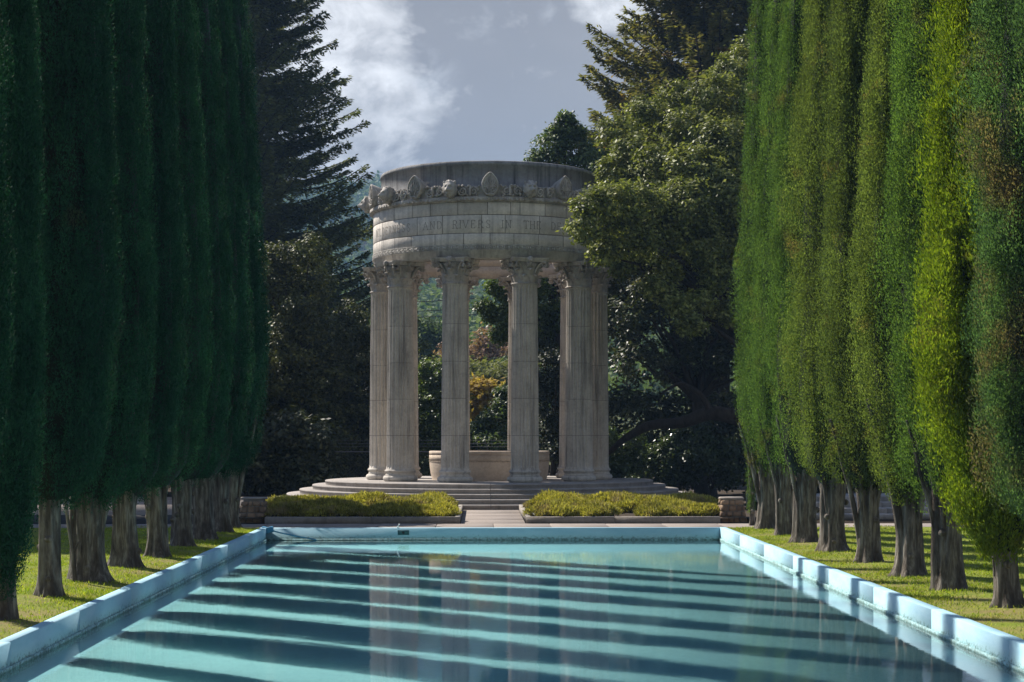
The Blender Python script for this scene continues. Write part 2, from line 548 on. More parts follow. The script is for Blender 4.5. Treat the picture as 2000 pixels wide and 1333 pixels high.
def poolmat():
    m, t, out = newmat('pale aqua pool paint')
    pos = geopos(t)
    sep = nd(t, 'ShaderNodeSeparateXYZ')
    lk(t, pos, sep.inputs[0])
    z = sep.outputs['Z']
    c = ramp(t, noise(t, mapping(t, pos, (1, 1, 3)), 1.8, 6, 0.6), [(0.3, (0.26, 0.45, 0.55)), (0.7, (0.35, 0.53, 0.62))])
    sp = noise(t, mapping(t, pos, (1, 1, 1.6)), 13, 6, 0.75)
    low = ramp(t, z, [(0.0, 0), (1.0, 1)])
    # algae and scum band just over the waterline
    band = mth(t, 'MULTIPLY', mth(t, 'SUBTRACT', 1.0, mth(t, 'DIVIDE', mth(t, 'ADD', z, 0.27), 0.17), clamp=True), 1.0, True)
    stain = ramp(t, mth(t, 'ADD', sp, mth(t, 'MULTIPLY', band, 0.34)), [(0.70, 0.0), (0.86, 1.0)])
    c = mixc(t, mth(t, 'MULTIPLY', band, 0.55), c, (0.30, 0.50, 0.44))
    c = mixc(t, mth(t, 'MULTIPLY', stain, 0.75), c, (0.06, 0.10, 0.075))
    crk = ramp(t, noise(t, mapping(t, pos, (0.5, 0.5, 9)), 2.2, 7, 0.8), [(0.66, 0.0), (0.70, 0.5)])
    c = mixc(t, crk, c, (0.30, 0.44, 0.47))
    bsdf(t, out, c, 0.75, 0.25, sp, 0.15, 0.01)
    return m


M['pool'] = poolmat()


def floormat():
    m, t, out = newmat('aqua pool floor paint')
    pos = geopos(t)
    c = ramp(t, noise(t, pos, 0.5, 6, 0.6), [(0.3, (0.44, 0.62, 0.61)), (0.7, (0.53, 0.70, 0.68))])
    c = mixc(t, 0.5, c, ramp(t, noise(t, pos, 18, 5, 0.7), [(0.3, 0.78), (0.7, 1.1)]), 'MULTIPLY')
    spk = ramp(t, noise(t, pos, 55, 2), [(0.70, 0.0), (0.74, 0.6)])
    c = mixc(t, spk, c, (0.12, 0.22, 0.2))
    bsdf(t, out, c, 0.9, 0.1)
    return m


M['floor'] = floormat()


def watermat():
    m, t, out = newmat('pool water')
    pos = geopos(t)
    r1 = noise(t, mapping(t, pos, (1.0, 1.0, 1)), 7.0, 3, 0.55, 0.4)
    r2 = noise(t, mapping(t, pos, (1, 1.0, 1)), 26.0, 2, 0.5)
    patchy = ramp(t, noise(t, pos, 0.33, 4, 0.6), [(0.38, 0.25), (0.62, 1.0)])
    h = mth(t, 'MULTIPLY', mth(t, 'ADD', r1, mth(t, 'MULTIPLY', r2, 0.22)), patchy)
    bn = nd(t, 'ShaderNodeBump')
    bn.inputs['Strength'].default_value = 0.16
    bn.inputs['Distance'].default_value = 0.010
    lk(t, h, bn.inputs['Height'])
    fr = nd(t, 'ShaderNodeFresnel')
    fr.inputs['IOR'].default_value = 1.33
    lk(t, bn.outputs[0], fr.inputs['Normal'])
    gl = nd(t, 'ShaderNodeBsdfGlossy')
    gl.inputs['Roughness'].default_value = 0.015
    gl.inputs['Color'].default_value = (1, 1, 1, 1)
    lk(t, bn.outputs[0], gl.inputs['Normal'])
    tr = nd(t, 'ShaderNodeBsdfTransparent')
    tr.inputs['Color'].default_value = (0.72, 0.91, 0.95, 1)
    mx = nd(t, 'ShaderNodeMixShader')
    lk(t, fr.outputs[0], mx.inputs[0])
    lk(t, tr.outputs[0], mx.inputs[1])
    lk(t, gl.outputs[0], mx.inputs[2])
    lk(t, mx.outputs[0], out.inputs['Surface'])
    return m


M['water'] = watermat()


def plain(name, col, rough=0.6, spec=0.3, metal=0.0):
    m, t, out = newmat(name)
    n = noise(t, geopos(t), 12, 5, 0.6)
    c = mixc(t, 0.6, col, ramp(t, n, [(0.3, 0.7), (0.7, 1.2)]), 'MULTIPLY')
    p = bsdf(t, out, c, rough, spec)
    p.inputs['Metallic'].default_value = metal
    return m


M['wire'] = plain('dark cable', (0.03, 0.03, 0.035))
M['steel'] = plain('galvanised steel', (0.16, 0.16, 0.16), 0.55, 0.4, 0.3)
M['plate'] = plain('dark teal fitting', (0.03, 0.09, 0.10), 0.5)
M['hole'] = plain('black hole shade', (0.01, 0.01, 0.012))
M['blue'] = plain('blue plastic sheet', (0.05, 0.24, 0.40), 0.55, 0.4)
M['white'] = plain('white paint', (0.75, 0.75, 0.73))

# ------------------------------------------------------------------ ground, paving, pool
PW = 5.22            # inner half width of the pool
WALL = 0.15          # wall thickness
PY0, PY1 = 9.0, 40.4
WL = -0.27
DEP = 0.085

# terrain to the horizon, a hole left for the pool, rising into the hills
xs = np.array([-1000, -700, -400, -200, -100, -60, -30, -15, -PW - WALL - 0.001, PW + WALL + 0.001, 15, 30, 60, 100, 200, 400, 700, 1000])
ys = np.array([-150, -100, -60, -10, PY0 - 0.16, PY1 + 0.16, 44, 50, 60, 75, 90, 110, 140, 180, 230, 290, 350, 410, 460, 500, 560, 650, 800, 950, 1100, 1450])


def hill_z(x, y):
    x = np.asarray(x, float)
    y = np.asarray(y, float)
    p = np.stack([x / 170.0, y / 170.0, np.zeros_like(x)], -1).reshape(-1, 3)
    n = vnoise(p).reshape(x.shape)
    h = 26 * sstep(95, 430, y) + 84 * sstep(380, 920, y) + 22 * sstep(850, 1200, y)
    return h * (0.82 + 0.30 * n) - 0.06


g = MB()
P = np.zeros((len(xs), len(ys), 3))
P[:, :, 0] = xs[:, None]
P[:, :, 1] = ys[None, :]
P[:, :, 2] = hill_z(P[:, :, 0], P[:, :, 1])
faces = []
nv = len(ys)
for i in range(len(xs) - 1):
    for j in range(len(ys) - 1):
        if abs(xs[i] + xs[i + 1]) < 0.01 and j == 4:
            continue
        faces.append((i * nv + j, (i + 1) * nv + j, (i + 1) * nv + j + 1, i * nv + j + 1))
g.add(P.reshape(-1, 3), faces)
tag(g.build('ground', M['soil']), kind='structure')

# denser hill relief in view
g = MB()
hx, hy = np.meshgrid(np.linspace(-420, 420, 90), np.linspace(98, 1300, 140), indexing='ij')
hz = hill_z(hx, hy) + 0.5
g.grid(np.stack([hx, hy, hz], -1))
tag(g.build('hills', M['hill'], smooth=True), kind='structure')

for sgn in (-1, 1):
    lw = MB()
    x0, x1 = PW + WALL, 34.0
    nx, ny = 60, 80
    X, Y = np.meshgrid(np.linspace(x0, x1, nx), np.linspace(-6, PY1 + 0.15, ny), indexing='ij')
    Z = -0.012 + 0.05 * sstep(x0, x0 + 1.2, X) + 0.03 * (vnoise(np.stack([X * 0.6, Y * 0.6, X * 0], -1).reshape(-1, 3)).reshape(X.shape) - 0.5)
    Z = np.where(Y > PY1 - 0.3, np.minimum(Z, 0.0), Z)
    lw.grid(np.stack([X * sgn, Y, Z], -1) if sgn > 0 else np.stack([X * sgn, Y, Z], -1)[::-1])
    tag(lw.build('lawn', M['lawn'], smooth=True), kind='structure')
    # blades
    gb = MB()
    n = 90000
    u = rng.random(n)
    gx = x0 + 0.01 + (9.5 - x0) * u ** 1.3
    gy = 16.5 + (PY1 - 16.4) * rng.random(n) ** 0.9
    gz = -0.012 + 0.05 * sstep(x0, x0 + 1.2, gx)
    pn = vnoise(np.stack([gx * 1.6, gy * 1.6, gx * 0 + 4], -1))
    keep = rng.random(n) < np.clip((pn - 0.25) * 2.2, 0.12, 1)
    gx, gy, gz = gx[keep], gy[keep], gz[keep]
    n = len(gx)
    a = rng.random(n) * 2 * pi
    d = unit(np.stack([0.7 * rng.normal(size=n), 0.7 * rng.normal(size=n), np.ones(n)], -1))
    sd_ = np.stack([np.cos(a), np.sin(a), np.zeros(n)], -1)
    gb.blades(np.stack([gx * sgn, gy, gz - 0.005], -1), d, sd_, rng.uniform(0.03, 0.065, n), rng.uniform(0.008, 0.016, n), 0.3)
    tag(gb.build('grass', M['grassblade']), kind='stuff')

# paving between pool and beds, and the walk up to the steps (slabs in one sheet with real joints)
pv = MB()
X_ = np.linspace(-PW - 0.2, PW + 0.2, 9)
for i in range(8):
    pv.bev(X_[i] + 0.006, X_[i + 1] - 0.006, PY1 + 0.152, 42.5, -0.10, 0.0 + 0.002 * (i % 3), 0.006)
for i, (a, b_) in enumerate([(42.512, 44.3), (44.312, 46.1), (46.112, 47.9), (47.912, 50.2)]):
    pv.bev(-0.79, 0.79, a, b_, -0.10, 0.002 + 0.002 * (i % 2), 0.006)
for x0, x1 in ((-12, -8.7), (-8.69, -5.43), (5.43, 8.0), (8.01, 12.0)):
    pv.bev(x0, x1 - 0.01, PY1 + 0.17, 42.4, -0.10, 0.001, 0.006)
tag(pv.build('path', M['paving']), kind='structure')
rd = MB()
rd.box(-40, -5.9, 42.42, 47.2, -0.2, 0.004)
tag(rd.build('road', M['asphalt']), kind='structure')
rd = MB()
rd.box(-30, -7.2, 47.2, 60.5, -0.2, 0.006)
tag(rd.build('gravel_drive', M['gravel']), kind='structure')
rd = MB()
rd.box(6.4, 30, 42.42, 62.0, -0.2, 0.003)
tag(rd.build('woodland_floor', M['soil']), kind='structure')

pool = empty('reflecting_pool', (0, (PY0 + PY1) / 2, 0))
tag(pool, 'long rectangular reflecting pool with pale aqua painted walls in front of the round temple', 'pool')
pool_off = (0, -(PY0 + PY1) / 2, 0)


def wall_run(x0, x1, y0, y1):
    w = MB()
    nseg = 10 if y1 - y0 > 5 else 1
    for k in range(nseg):
        a, b_ = y0 + (y1 - y0) * k / nseg, y0 + (y1 - y0) * (k + 1) / nseg
        w.bev(x0, x1, a + (0.004 if k else 0), b_ - (0.004 if k < nseg - 1 else 0), -0.8, 0.012 + 0.003 * (k % 2), 0.012)
    return w


for x0, x1 in ((-PW - WALL, -PW), (PW, PW + WALL)):
    w = wall_run(x0, x1, PY0 - 0.15, PY1 + 0.15)
    s_ = 1 if x0 < 0 else -1
    xi = x1 if x0 < 0 else x0
    # shallow ledge under the coping and at the waterline
    for z0, z1, k in ((-0.30, -0.235, 0.03),):
        a, b_ = sorted((xi - s_ * 0.02, xi + s_ * k))
        w.box(a, b_, PY0, PY1, z0, z1)
    w.build('side_wall', M['pool'], pool, loc=pool_off)
for y0, y1 in ((PY0 - 0.15, PY0), (PY1, PY1 + 0.15)):
    w = wall_run(-PW, PW, y0, y1)
    yi = y0 if y0 > 20 else y1
    if y0 > 20:
        w.box(-PW + 0.03, PW - 0.03, yi - 0.03, yi + 0.02, -0.30, -0.235)
    w.build('end_wall', M['pool'], pool, loc=pool_off)
w = MB()
w.box(-PW, PW, PY0, PY1, -0.75, WL - DEP)
w.build('pool_floor', M['floor'], pool, loc=pool_off)
w = MB()
xc = CX + (788 - 934) / F * 40.4
w.box(xc - 0.13, xc + 0.13, PY1 - 0.012, PY1 + 0.01, -0.15, -0.045)
ip = w.build('inlet_plate', M['plate'], pool, loc=pool_off)
w = MB()
w.tube([(xc, PY1 - 0.02, -0.10), (xc, PY1 + 0.005, -0.10)], 0.032, 14)  # solid black disc; the hole's inner shade put into its colour
h = w.build('inlet_hole_disc', M['hole'])
h.parent = ip
h.location = (0, 0, 0)
# water surface
wtm = MB()
wtm.grid(np.array([[(-PW, PY0, WL), (-PW, PY1, WL)], [(PW, PY0, WL), (PW, PY1, WL)]])[::-1][::-1])
tag(wtm.build('water', M['water']), kind='structure')

# little white fitting on the far coping above the inlet
w = MB()
w.tube([(xc - 0.13, PY1 + 0.03, 0.012), (xc - 0.13, PY1 + 0.03, 0.045)], [0.022, 0.018], 10)
w.tube([(xc - 0.13, PY1 + 0.03, 0.045), (xc - 0.10, PY1 + 0.03, 0.085)], [0.008, 0.006], 8)
w.tube([(xc - 0.105, PY1 + 0.03, 0.082), (xc - 0.085, PY1 + 0.03, 0.10)], [0.014, 0.010], 8)
tag(w.build('bubbler_nozzle', M['white']), 'tiny white nozzle on the far pool coping above the dark inlet', 'nozzle')
# blue sheet folded over the far left corner
w = MB()
U, V = np.meshgrid(np.linspace(0, 1, 10), np.linspace(0, 1, 8), indexing='ij')
SX = -PW - 0.12 + 0.26 * U + 0.04 * V
SY = np.where(V > 0.4, PY1 - 0.012 - 0.02 * V, PY1 + 0.12 - 0.32 * V)
SZ = 0.03 - 0.26 * np.clip(V - 0.4, 0, 1) * (0.6 + 0.6 * (1 - U)) + 0.012 * np.sin(9 * U + 3 * V)
top = np.stack([SX, SY, SZ], -1)
w.grid(top)
w.grid((top + np.array([0, 0.004, 0.004]))[::-1])
w.tube([(-PW + 0.10 + 1.05 * t_, PY1 - 0.03, -0.03 - 0.23 * t_ ** 0.8) for t_ in np.linspace(0, 1, 10)], 0.016, 7)  # thin tube standing in for a slanting shadow on the end wall
tag(w.build('tarpaulin', M['blue'], smooth=True), 'blue plastic flap hanging over the far left corner of the pool, with a tube standing in for a slanting shadow', 'sheet')

# ------------------------------------------------------------------ the round temple
TY = 57.0
temple = empty('water_temple', (0, TY, 0))
tag(temple, 'round open stone temple with ten fluted columns and a carved inscribed entablature', 'temple')
PZ = 0.69
# platform and steps
radii = [5.30, 5.71, 6.12, 6.53, 6.94]
zt = [0.69, 0.552, 0.414, 0.276, 0.138]
for i, (r, z) in enumerate(zip(radii, zt)):
    zb = zt[i + 1] if i < 4 else -0.05
    s_ = MB()
    rin = 0.0 if i == 0 else radii[i - 1] - 0.05
    prof = [(rin, z), (r - 0.012, z), (r, z - 0.012), (r, z - 0.045), (r - 0.012, z - 0.05), (r - 0.012, zb - 0.02)]
    nseg = 18
    for k in range(nseg):
        g_ = 0.0012
        s_.lathe(prof, 9, (0, 0), 2 * pi * k / nseg + g_, 2 * pi * (k + 1) / nseg - g_)
    s_.lathe([(0.0 if i == 0 else rin, z - 0.03), (r - 0.03, z - 0.03), (r - 0.03, zb - 0.02)], 72)
    s_.build('platform' if i == 0 else 'step', M['step'], temple)


# columns -----------------------------------------------------------
def flute_ring(r, depth, n=22, m=8):
    a = []
    rr = []
    for k in range(n):
        for j in range(m):
            t_ = j / m
            ang = 2 * pi * (k + t_) / n
            fl = 0.0 if t_ < 0.2 else sin(pi * (t_ - 0.2) / 0.8) ** 0.6
            a.append(ang)
            rr.append(r - depth * fl)
    return np.array(a), np.array(rr)


def shaft_mesh():
    m = MB()
    z0, z1 = 0.39, 6.03
    joints = [0.39, 1.17, 2.30, 3.43, 4.57, 5.40 + 0.30, 6.03]
    joints = [0.39, 1.43, 2.56, 3.69, 4.83, 6.03]
    for d in range(5):
        a0, a1 = joints[d] + (0.006 if d else 0), joints[d + 1] - (0.006 if d < 4 else 0)
        zz = np.linspace(a0, a1, 7)
        if d == 0:
            zz = np.concatenate([[a0, a0 + 0.04], np.linspace(a0 + 0.09, a1, 6)])
        if d == 4:
            zz = np.concatenate([np.linspace(a0, a1 - 0.09, 6), [a1 - 0.04, a1]])
        rings = []
        for z in zz:
            u = (z - z0) / (z1 - z0)
            r = 0.43 - 0.048 * u ** 1.4
            dep = 0.058
            if d == 0 and z < a0 + 0.08:
                dep, r = 0.0 if z < a0 + 0.02 else 0.018, r + 0.012
            if d == 4 and z > a1 - 0.08:
                dep, r = 0.0 if z > a1 - 0.02 else 0.018, r + 0.008
            aa, rr = flute_ring(r, dep)
            rings.append(np.stack([rr * np.sin(aa), -rr * np.cos(aa), np.full(len(aa), z)], -1))
        m.grid(np.array(rings), closed_v=True)
    for z in joints[1:-1]:
        u = (z - z0) / (z1 - z0)
        r = 0.43 - 0.048 * u ** 1.4 - 0.060
        m.lathe([(r - 0.1, z - 0.03), (r, z - 0.03), (r, z + 0.03), (r - 0.1, z + 0.03)], 40, mat=1)
    return m


def base_mesh():
    m = MB()
    pr = [(0.0, 0.0), (0.50, 0.0)]
    for k in range(9):
        a = -pi / 2 + pi * k / 8
        pr.append((0.465 + 0.085 * cos(a), 0.095 + 0.09 * sin(a)))
    pr += [(0.475, 0.19), (0.475, 0.205), (0.455, 0.225), (0.447, 0.25), (0.455, 0.27), (0.462, 0.272), (0.462, 0.285)]
    for k in range(7):
        a = -pi / 2 + pi * k / 6
        pr.append((0.452 + 0.042 * cos(a), 0.325 + 0.04 * sin(a)))
    pr += [(0.45, 0.37), (0.45, 0.388), (0.40, 0.40)]
    m.lathe(pr, 56)
    return m


def leaf_strip(m, az, prof, w0, ridge=0.02, thick=0.03):
    # prof: list of (r, z, halfwidth)
    c, s_ = cos(az), sin(az)
    out = []
    offs = (-1.0, -0.55, 0.0, 0.55, 1.0)
    for k, (r, z, hw) in enumerate(prof):
        row = []
        for q in offs:
            sc = (1 + 0.14 * ((k % 2) * 2 - 1) * (abs(q) > 0.9))
            tx = q * hw * w0 * sc
            rr = r + ridge * (1 - abs(q)) - 0.035 * q * q * (hw)
            row.append((rr * s_ + tx * c, -(rr * c) + tx * s_, z))
        out.append(row)
    out = np.array(out)
    inn = out.copy()
    inn[:, :, 0] -= s_ * thick
    inn[:, :, 1] += c * thick
    inn[:, :, 2] -= 0.012
    m.grid(out)
    m.grid(inn[::-1])
    # rim
    loop_o = np.concatenate([out[:, 0], out[-1, 1:], out[::-1, -1][1:]])
    loop_i = np.concatenate([inn[:, 0], inn[-1, 1:], inn[::-1, -1][1:]])
    m.grid(np.stack([loop_i, loop_o]))


def spiral_tube(m, fn, r0, turns, rad, n=26, sgn=1, sides=7):
    pts, rr = [], []
    for k in range(n):
        t_ = k / (n - 1)
        a = sgn * turns * 2 * pi * t_
        r = r0 * (1 - 0.86 * t_)
        pts.append(fn(r * cos(a), r * sin(a), t_))
        rr.append(rad * (1 - 0.45 * t_))
    m.tube(pts, rr, sides)


def capital_mesh():
    m = MB()
    # astragal and bell
    pr = [(0.36, 0.0), (0.40, 0.0)]
    for k in range(6):
        a = -pi / 2 + pi * k / 5
        pr.append((0.400 + 0.028 * cos(a), 0.028 + 0.026 * sin(a)))
    pr += [(0.375, 0.06), (0.375, 0.30), (0.39, 0.45), (0.43, 0.58), (0.50, 0.665), (0.40, 0.67)]
    m.lathe(pr, 40)
    for k in range(8):
        az = 2 * pi * (k + 0.5) / 8
        leaf_strip(m, az, [(0.375, 0.05, 0.9), (0.392, 0.14, 1.0), (0.405, 0.21, 1.0), (0.435, 0.275, 0.85), (0.480, 0.295, 0.62), (0.515, 0.275, 0.45), (0.52, 0.245, 0.28)], 0.13)
    for k in range(8):
        az = 2 * pi * k / 8
        leaf_strip(m, az, [(0.385, 0.20, 0.6), (0.40, 0.32, 0.95), (0.425, 0.41, 0.95), (0.465, 0.465, 0.8), (0.520, 0.485, 0.6), (0.56, 0.465, 0.42), (0.565, 0.43, 0.25)], 0.13)
    for k in range(4):
        az = pi / 4 + k * pi / 2
        c, s_ = cos(az), sin(az)
        # corner volutes: two curls meeting at the corner
        for q in (-1, 1):
            az2 = az + q * 0.10
            c2, s2 = cos(az2), sin(az2)

            def fn(u, v, t_, c2=c2, s2=s2):
                r = 0.70 + u
                return (r * s2, -r * c2, 0.595 + v)
            spiral_tube(m, fn, 0.085, 1.6, 0.026, sgn=-1)
            stem = [(0.41, 0.36), (0.47, 0.50), (0.56, 0.61), (0.68, 0.675), (0.76, 0.655)]
            az3 = az + q * 0.26
            P = []
            for i_, (r, z) in enumerate(stem):
                f_ = i_ / 4
                aa = az3 * (1 - f_) + az2 * f_
                P.append((r * sin(aa), -r * cos(aa), z))
            m.tube(P, [0.03, 0.032, 0.03, 0.028, 0.024], 7)
        leaf_strip(m, az, [(0.40, 0.40, 0.5), (0.47, 0.50, 0.8), (0.56, 0.575, 0.75), (0.64, 0.585, 0.5), (0.67, 0.55, 0.3)], 0.10)
        # inner helices and fleuron on each face
        az = k * pi / 2
        for q in (-1, 1):
            def fn(u, v, t_, az=az, q=q):
                a2 = az + q * (0.20) + u * 1.9 * q
                r = 0.53
                return (r * sin(a2), -r * cos(a2), 0.575 + v)
            spiral_tube(m, fn, 0.068, 1.4, 0.020, n=20, sides=6)
        fl = [(0.54 * sin(az), -0.54 * cos(az), 0.75), (0.62 * sin(az), -0.62 * cos(az), 0.75)]
        m.tube(fl, [0.10, 0.05], 9)
        m.tube([(0.50 * sin(az), -0.50 * cos(az), 0.60), (0.56 * sin(az), -0.56 * cos(az), 0.68)], [0.03, 0.045], 7)
    # abacus with hollow sides and cut corners
    outl = []
    for k in range(4):
        a0 = -pi / 4 + k * pi / 2
        pc = 0.83
        p0 = np.array([pc * sin(a0 + 0.07), -pc * cos(a0 + 0.07)])
        p1 = np.array([pc * sin(a0 + pi / 2 - 0.07), -pc * cos(a0 + pi / 2 - 0.07)])
        nrm = np.array([sin(a0 + pi / 4), -cos(a0 + pi / 4)])
        for j in range(9):
            t_ = j / 8
            outl.append(p0 * (1 - t_) + p1 * t_ - nrm * 0.10 * sin(pi * t_))
    outl = np.array(outl)
    lv = []
    for z, k in ((0.675, 0.93), (0.70, 0.965), (0.735, 0.97), (0.745, 1.0), (0.80, 1.0)):
        lv.append(np.concatenate([outl * k, np.full((len(outl), 1), z)], 1))
    m.grid(np.array(lv), closed_v=True)
    m.add(lv[-1], [list(range(len(outl)))])
    m.add(lv[0], [list(range(len(outl)))[::-1]])
    return m


RC = 3.45
c0 = shaft_mesh().build('column', [M['stone_col'], M['joint']], temple)
b0 = base_mesh().build('base', M['stone_col'], c0, smooth=True)
k0 = capital_mesh().build('capital', M['stone_orn'], c0)
k0.location = (0, 0, 6.03)
for i in range(10):
    th = radians(18 + 36 * i)
    if i == 0:
        c_ = c0
    else:
        c_ = c0.copy()
        COL.objects.link(c_)
        for ch in (b0, k0):
            d_ = ch.copy()
            COL.objects.link(d_)
            d_.parent = c_
    c_.parent = temple
    c_.location = (RC * sin(th), -RC * cos(th), PZ)
    c_.rotation_euler = (0, 0, th)

# entablature ---------------------------------------------------------
RF = 3.76
arch = MB()
for k in range(10):     # architrave in blocks from column to column
    a0, a1 = radians(18 + 36 * k) + 0.002, radians(54 + 36 * k) - 0.002
    arch.lathe([(3.14, 7.52), (RF - 0.05, 7.52), (RF - 0.05, 7.60), (RF - 0.02, 7.61), (RF - 0.02, 7.73), (RF + 0.03, 7.745), (RF + 0.03, 7.765)], 16, (0, 0), a0, a1)
arch.lathe([(RF - 0.08, 7.525), (RF - 0.08, 7.76)], 90)
arch.build('architrave', M['stone'], temple)
inn = MB()
for j, (z0, z1) in enumerate(((7.53, 7.9), (7.906, 8.35), (8.356, 8.8), (8.806, 9.25), (9.256, 9.7), (9.706, 10.2))):
    for k in range(20):
        a0, a1 = radians(18 * k + 9 * (j % 2)) + 0.001, radians(18 * (k + 1) + 9 * (j % 2)) - 0.001
        inn.lathe([(3.15, z0), (3.12, z0 + 0.005), (3.12, z1 - 0.005), (3.15, z1)][::-1], 5, (0, 0), a0, a1)
inn.lathe([(3.14, 10.2), (3.14, 7.5)], 60)
inn.build('inner_wall', M['stone_in'], temple)

mb = MB()   # greek key band
mb.lathe([(RF - 0.02, 7.765), (RF, 7.765), (RF, 7.90), (RF + 0.015, 7.905), (RF + 0.015, 7.925), (RF - 0.02, 7.93)], 120)
NK = 116


def arcbox(m, a0, a1, z0, z1, r0, r1):
    v = []
    for a in (a0, a1):
        for r in (r0, r1):
            for z in (z0, z1):
                v.append((r * sin(a), -r * cos(a), z))
    f = [(0, 1, 3, 2), (4, 6, 7, 5), (2, 3, 7, 6), (0, 4, 5, 1), (1, 5, 7, 3), (0, 2, 6, 4)]
    m.add(v, f)


for k in range(NK):
    a = 2 * pi * k / NK
    u = 2 * pi / NK
    e = RF + 0.022
    i0 = RF - 0.005
    t_ = 0.017
    arcbox(mb, a + 0.06 * u, a + 0.90 * u, 7.883 - t_, 7.883, i0, e)
    arcbox(mb, a + 0.06 * u, a + 0.22 * u, 7.783, 7.866, i0, e)
    arcbox(mb, a + 0.74 * u, a + 0.90 * u, 7.810, 7.866, i0, e)
    arcbox(mb, a + 0.40 * u, a + 0.739 * u, 7.810, 7.810 + t_, i0, e)
    arcbox(mb, a + 0.40 * u, a + 0.53 * u, 7.828, 7.848, i0, e)
    arcbox(mb, a + 0.221 * u, a + 1.059 * u, 7.783, 7.783 + t_ * 0.8, i0, e)
mb.build('meander_band', M['stone'], temple)

fr = MB()
courses = [(7.93, 8.25), (8.27, 8.81), (8.83, 9.20)]
widths = [0.86, 1.02, 0.78]
rb = random.Random(3)
for j, (z0, z1) in enumerate(courses):
    a = radians(7 * j)
    end = a + 2 * pi
    while a < end - 1e-4:
        w_ = widths[j] / RF * rb.uniform(0.72, 1.25)
        a1 = min(a + w_, end)
        if end - a1 < 0.07:
            a1 = end
        rj = RF + rb.uniform(-0.004, 0.003)
        fr.lathe([(rj - 0.06, z0), (rj - 0.006, z0), (rj, z0 + 0.008), (rj, z1 - 0.008), (rj - 0.006, z1), (rj - 0.06, z1)], 8, (0, 0), a + 0.0026, a1 - 0.0026)
        a = a1
fr.lathe([(RF - 0.014, 7.92), (RF - 0.014, 9.21)], 120, mat=1)
frieze = fr.build('frieze', [M['stone_fr'], M['joint']], temple)

# inscription (carved roman capitals, stroke by stroke)
G = {
    'I': [[(0.5, 0), (0.5, 1)]], 'L': [[(0.15, 1), (0.15, 0), (0.85, 0), (0.87, 0.12)]],
    'D': [[(0.12, 0), (0.12, 1), (0.5, 1), (0.8, 0.85), (0.92, 0.5), (0.8, 0.15), (0.5, 0), (0.12, 0)]],
    'E': [[(0.85, 0.85), (0.85, 1), (0.2, 1), (0.2, 0), (0.85, 0), (0.87, 0.15)], [(0.2, 0.53), (0.7, 0.53)]],
    'R': [[(0.15, 0), (0.15, 1), (0.55, 1), (0.8, 0.88), (0.8, 0.65), (0.55, 0.5), (0.15, 0.5)], [(0.5, 0.5), (0.9, 0)]],
    'N': [[(0.1, 0), (0.1, 1), (0.9, 0), (0.9, 1)]],
    'S': [[(0.82, 0.84), (0.6, 1), (0.35, 1), (0.18, 0.82), (0.3, 0.6), (0.7, 0.42), (0.84, 0.2), (0.65, 0), (0.35, 0), (0.15, 0.16)]],
    'A': [[(0.02, 0), (0.5, 1), (0.98, 0)], [(0.22, 0.37), (0.78, 0.37)]],
    'V': [[(0.02, 1), (0.5, 0), (0.98, 1)]], 'T': [[(0.5, 0), (0.5, 1)], [(0.05, 0.86), (0.06, 1), (0.94, 1), (0.95, 0.86)]],
    'H': [[(0.12, 0), (0.12, 1)], [(0.88, 0), (0.88, 1)], [(0.12, 0.52), (0.88, 0.52)]],
    'W': [[(0.0, 1), (0.25, 0), (0.5, 0.8), (0.75, 0), (1.0, 1)]],
}
SERIF = {'I': [(0.5, 0), (0.5, 1)], 'L': [(0.15, 1)], 'D': [], 'E': [], 'R': [(0.15, 0), (0.9, 0)], 'N': [(0.1, 0), (0.9, 1), (0.1, 1)],
         'S': [], 'A': [(0.02, 0), (0.98, 0)], 'V': [(0.02, 1), (0.98, 1)], 'T': [(0.5, 0)], 'H': [(0.12, 0), (0.12, 1), (0.88, 0), (0.88, 1)], 'W': [(0, 1), (0.5, 0.8), (1, 1)]}


def carve(m, ch, th, zc, w_, h_, R, sw=0.021):
    def seg(p, q, sw):
        p, q = np.array(p), np.array(q)
        d = q - p
        l = np.linalg.norm(d)
        if l < 1e-6:
            return
        d /= l
        nn = np.array([-d[1], d[0]]) * sw / 2
        p, q = p - d * sw * 0.3, q + d * sw * 0.3
        v = []
        for pt in (p - nn, q - nn, q + nn, p + nn):
            a = th + pt[0] / R
            v.append(((R + 0.0045) * sin(a), -(R + 0.0045) * cos(a), zc + pt[1]))
        m.add(v, [(0, 1, 2, 3)])
    for st in G[ch]:
        for p, q in zip(st[:-1], st[1:]):
            P0 = ((p[0] - 0.5) * w_, (p[1] - 0.5) * h_)
            P1 = ((q[0] - 0.5) * w_, (q[1] - 0.5) * h_)
            vert = abs(P1[0] - P0[0]) < 0.3 * abs(P1[1] - P0[1])
            seg(P0, P1, sw if vert else sw * 0.72)
    for p in SERIF[ch]:
        x, z = (p[0] - 0.5) * w_, (p[1] - 0.5) * h_
        seg((x - 0.03, z), (x + 0.03, z), 0.014)




def word(txt, a0, a1):
    ws = [0.45 if c == 'I' else (1.25 if c == 'W' else 1.0) for c in txt]
    tot = sum(ws)
    acc = 0
    for c, w_ in zip(txt, ws):
        th = radians(a0 + (a1 - a0) * (acc + w_ / 2) / tot)
        ins = MB()
        carve(ins, c, th, 8.535, 0.16 * (1.25 if c == 'W' else 1), 0.235, RF)
        ins.build('carved_letter', M['engraved'], frieze)
        acc += w_


word('WILDERNESS', -74, -40)
word('AND', -33.5, -22.3)
word('RIVERS', -18.2, 0.9)
word('IN', 5.0, 10.4)
word('THE', 15.4, 24.8)
word('DESERT', 29.5, 49)

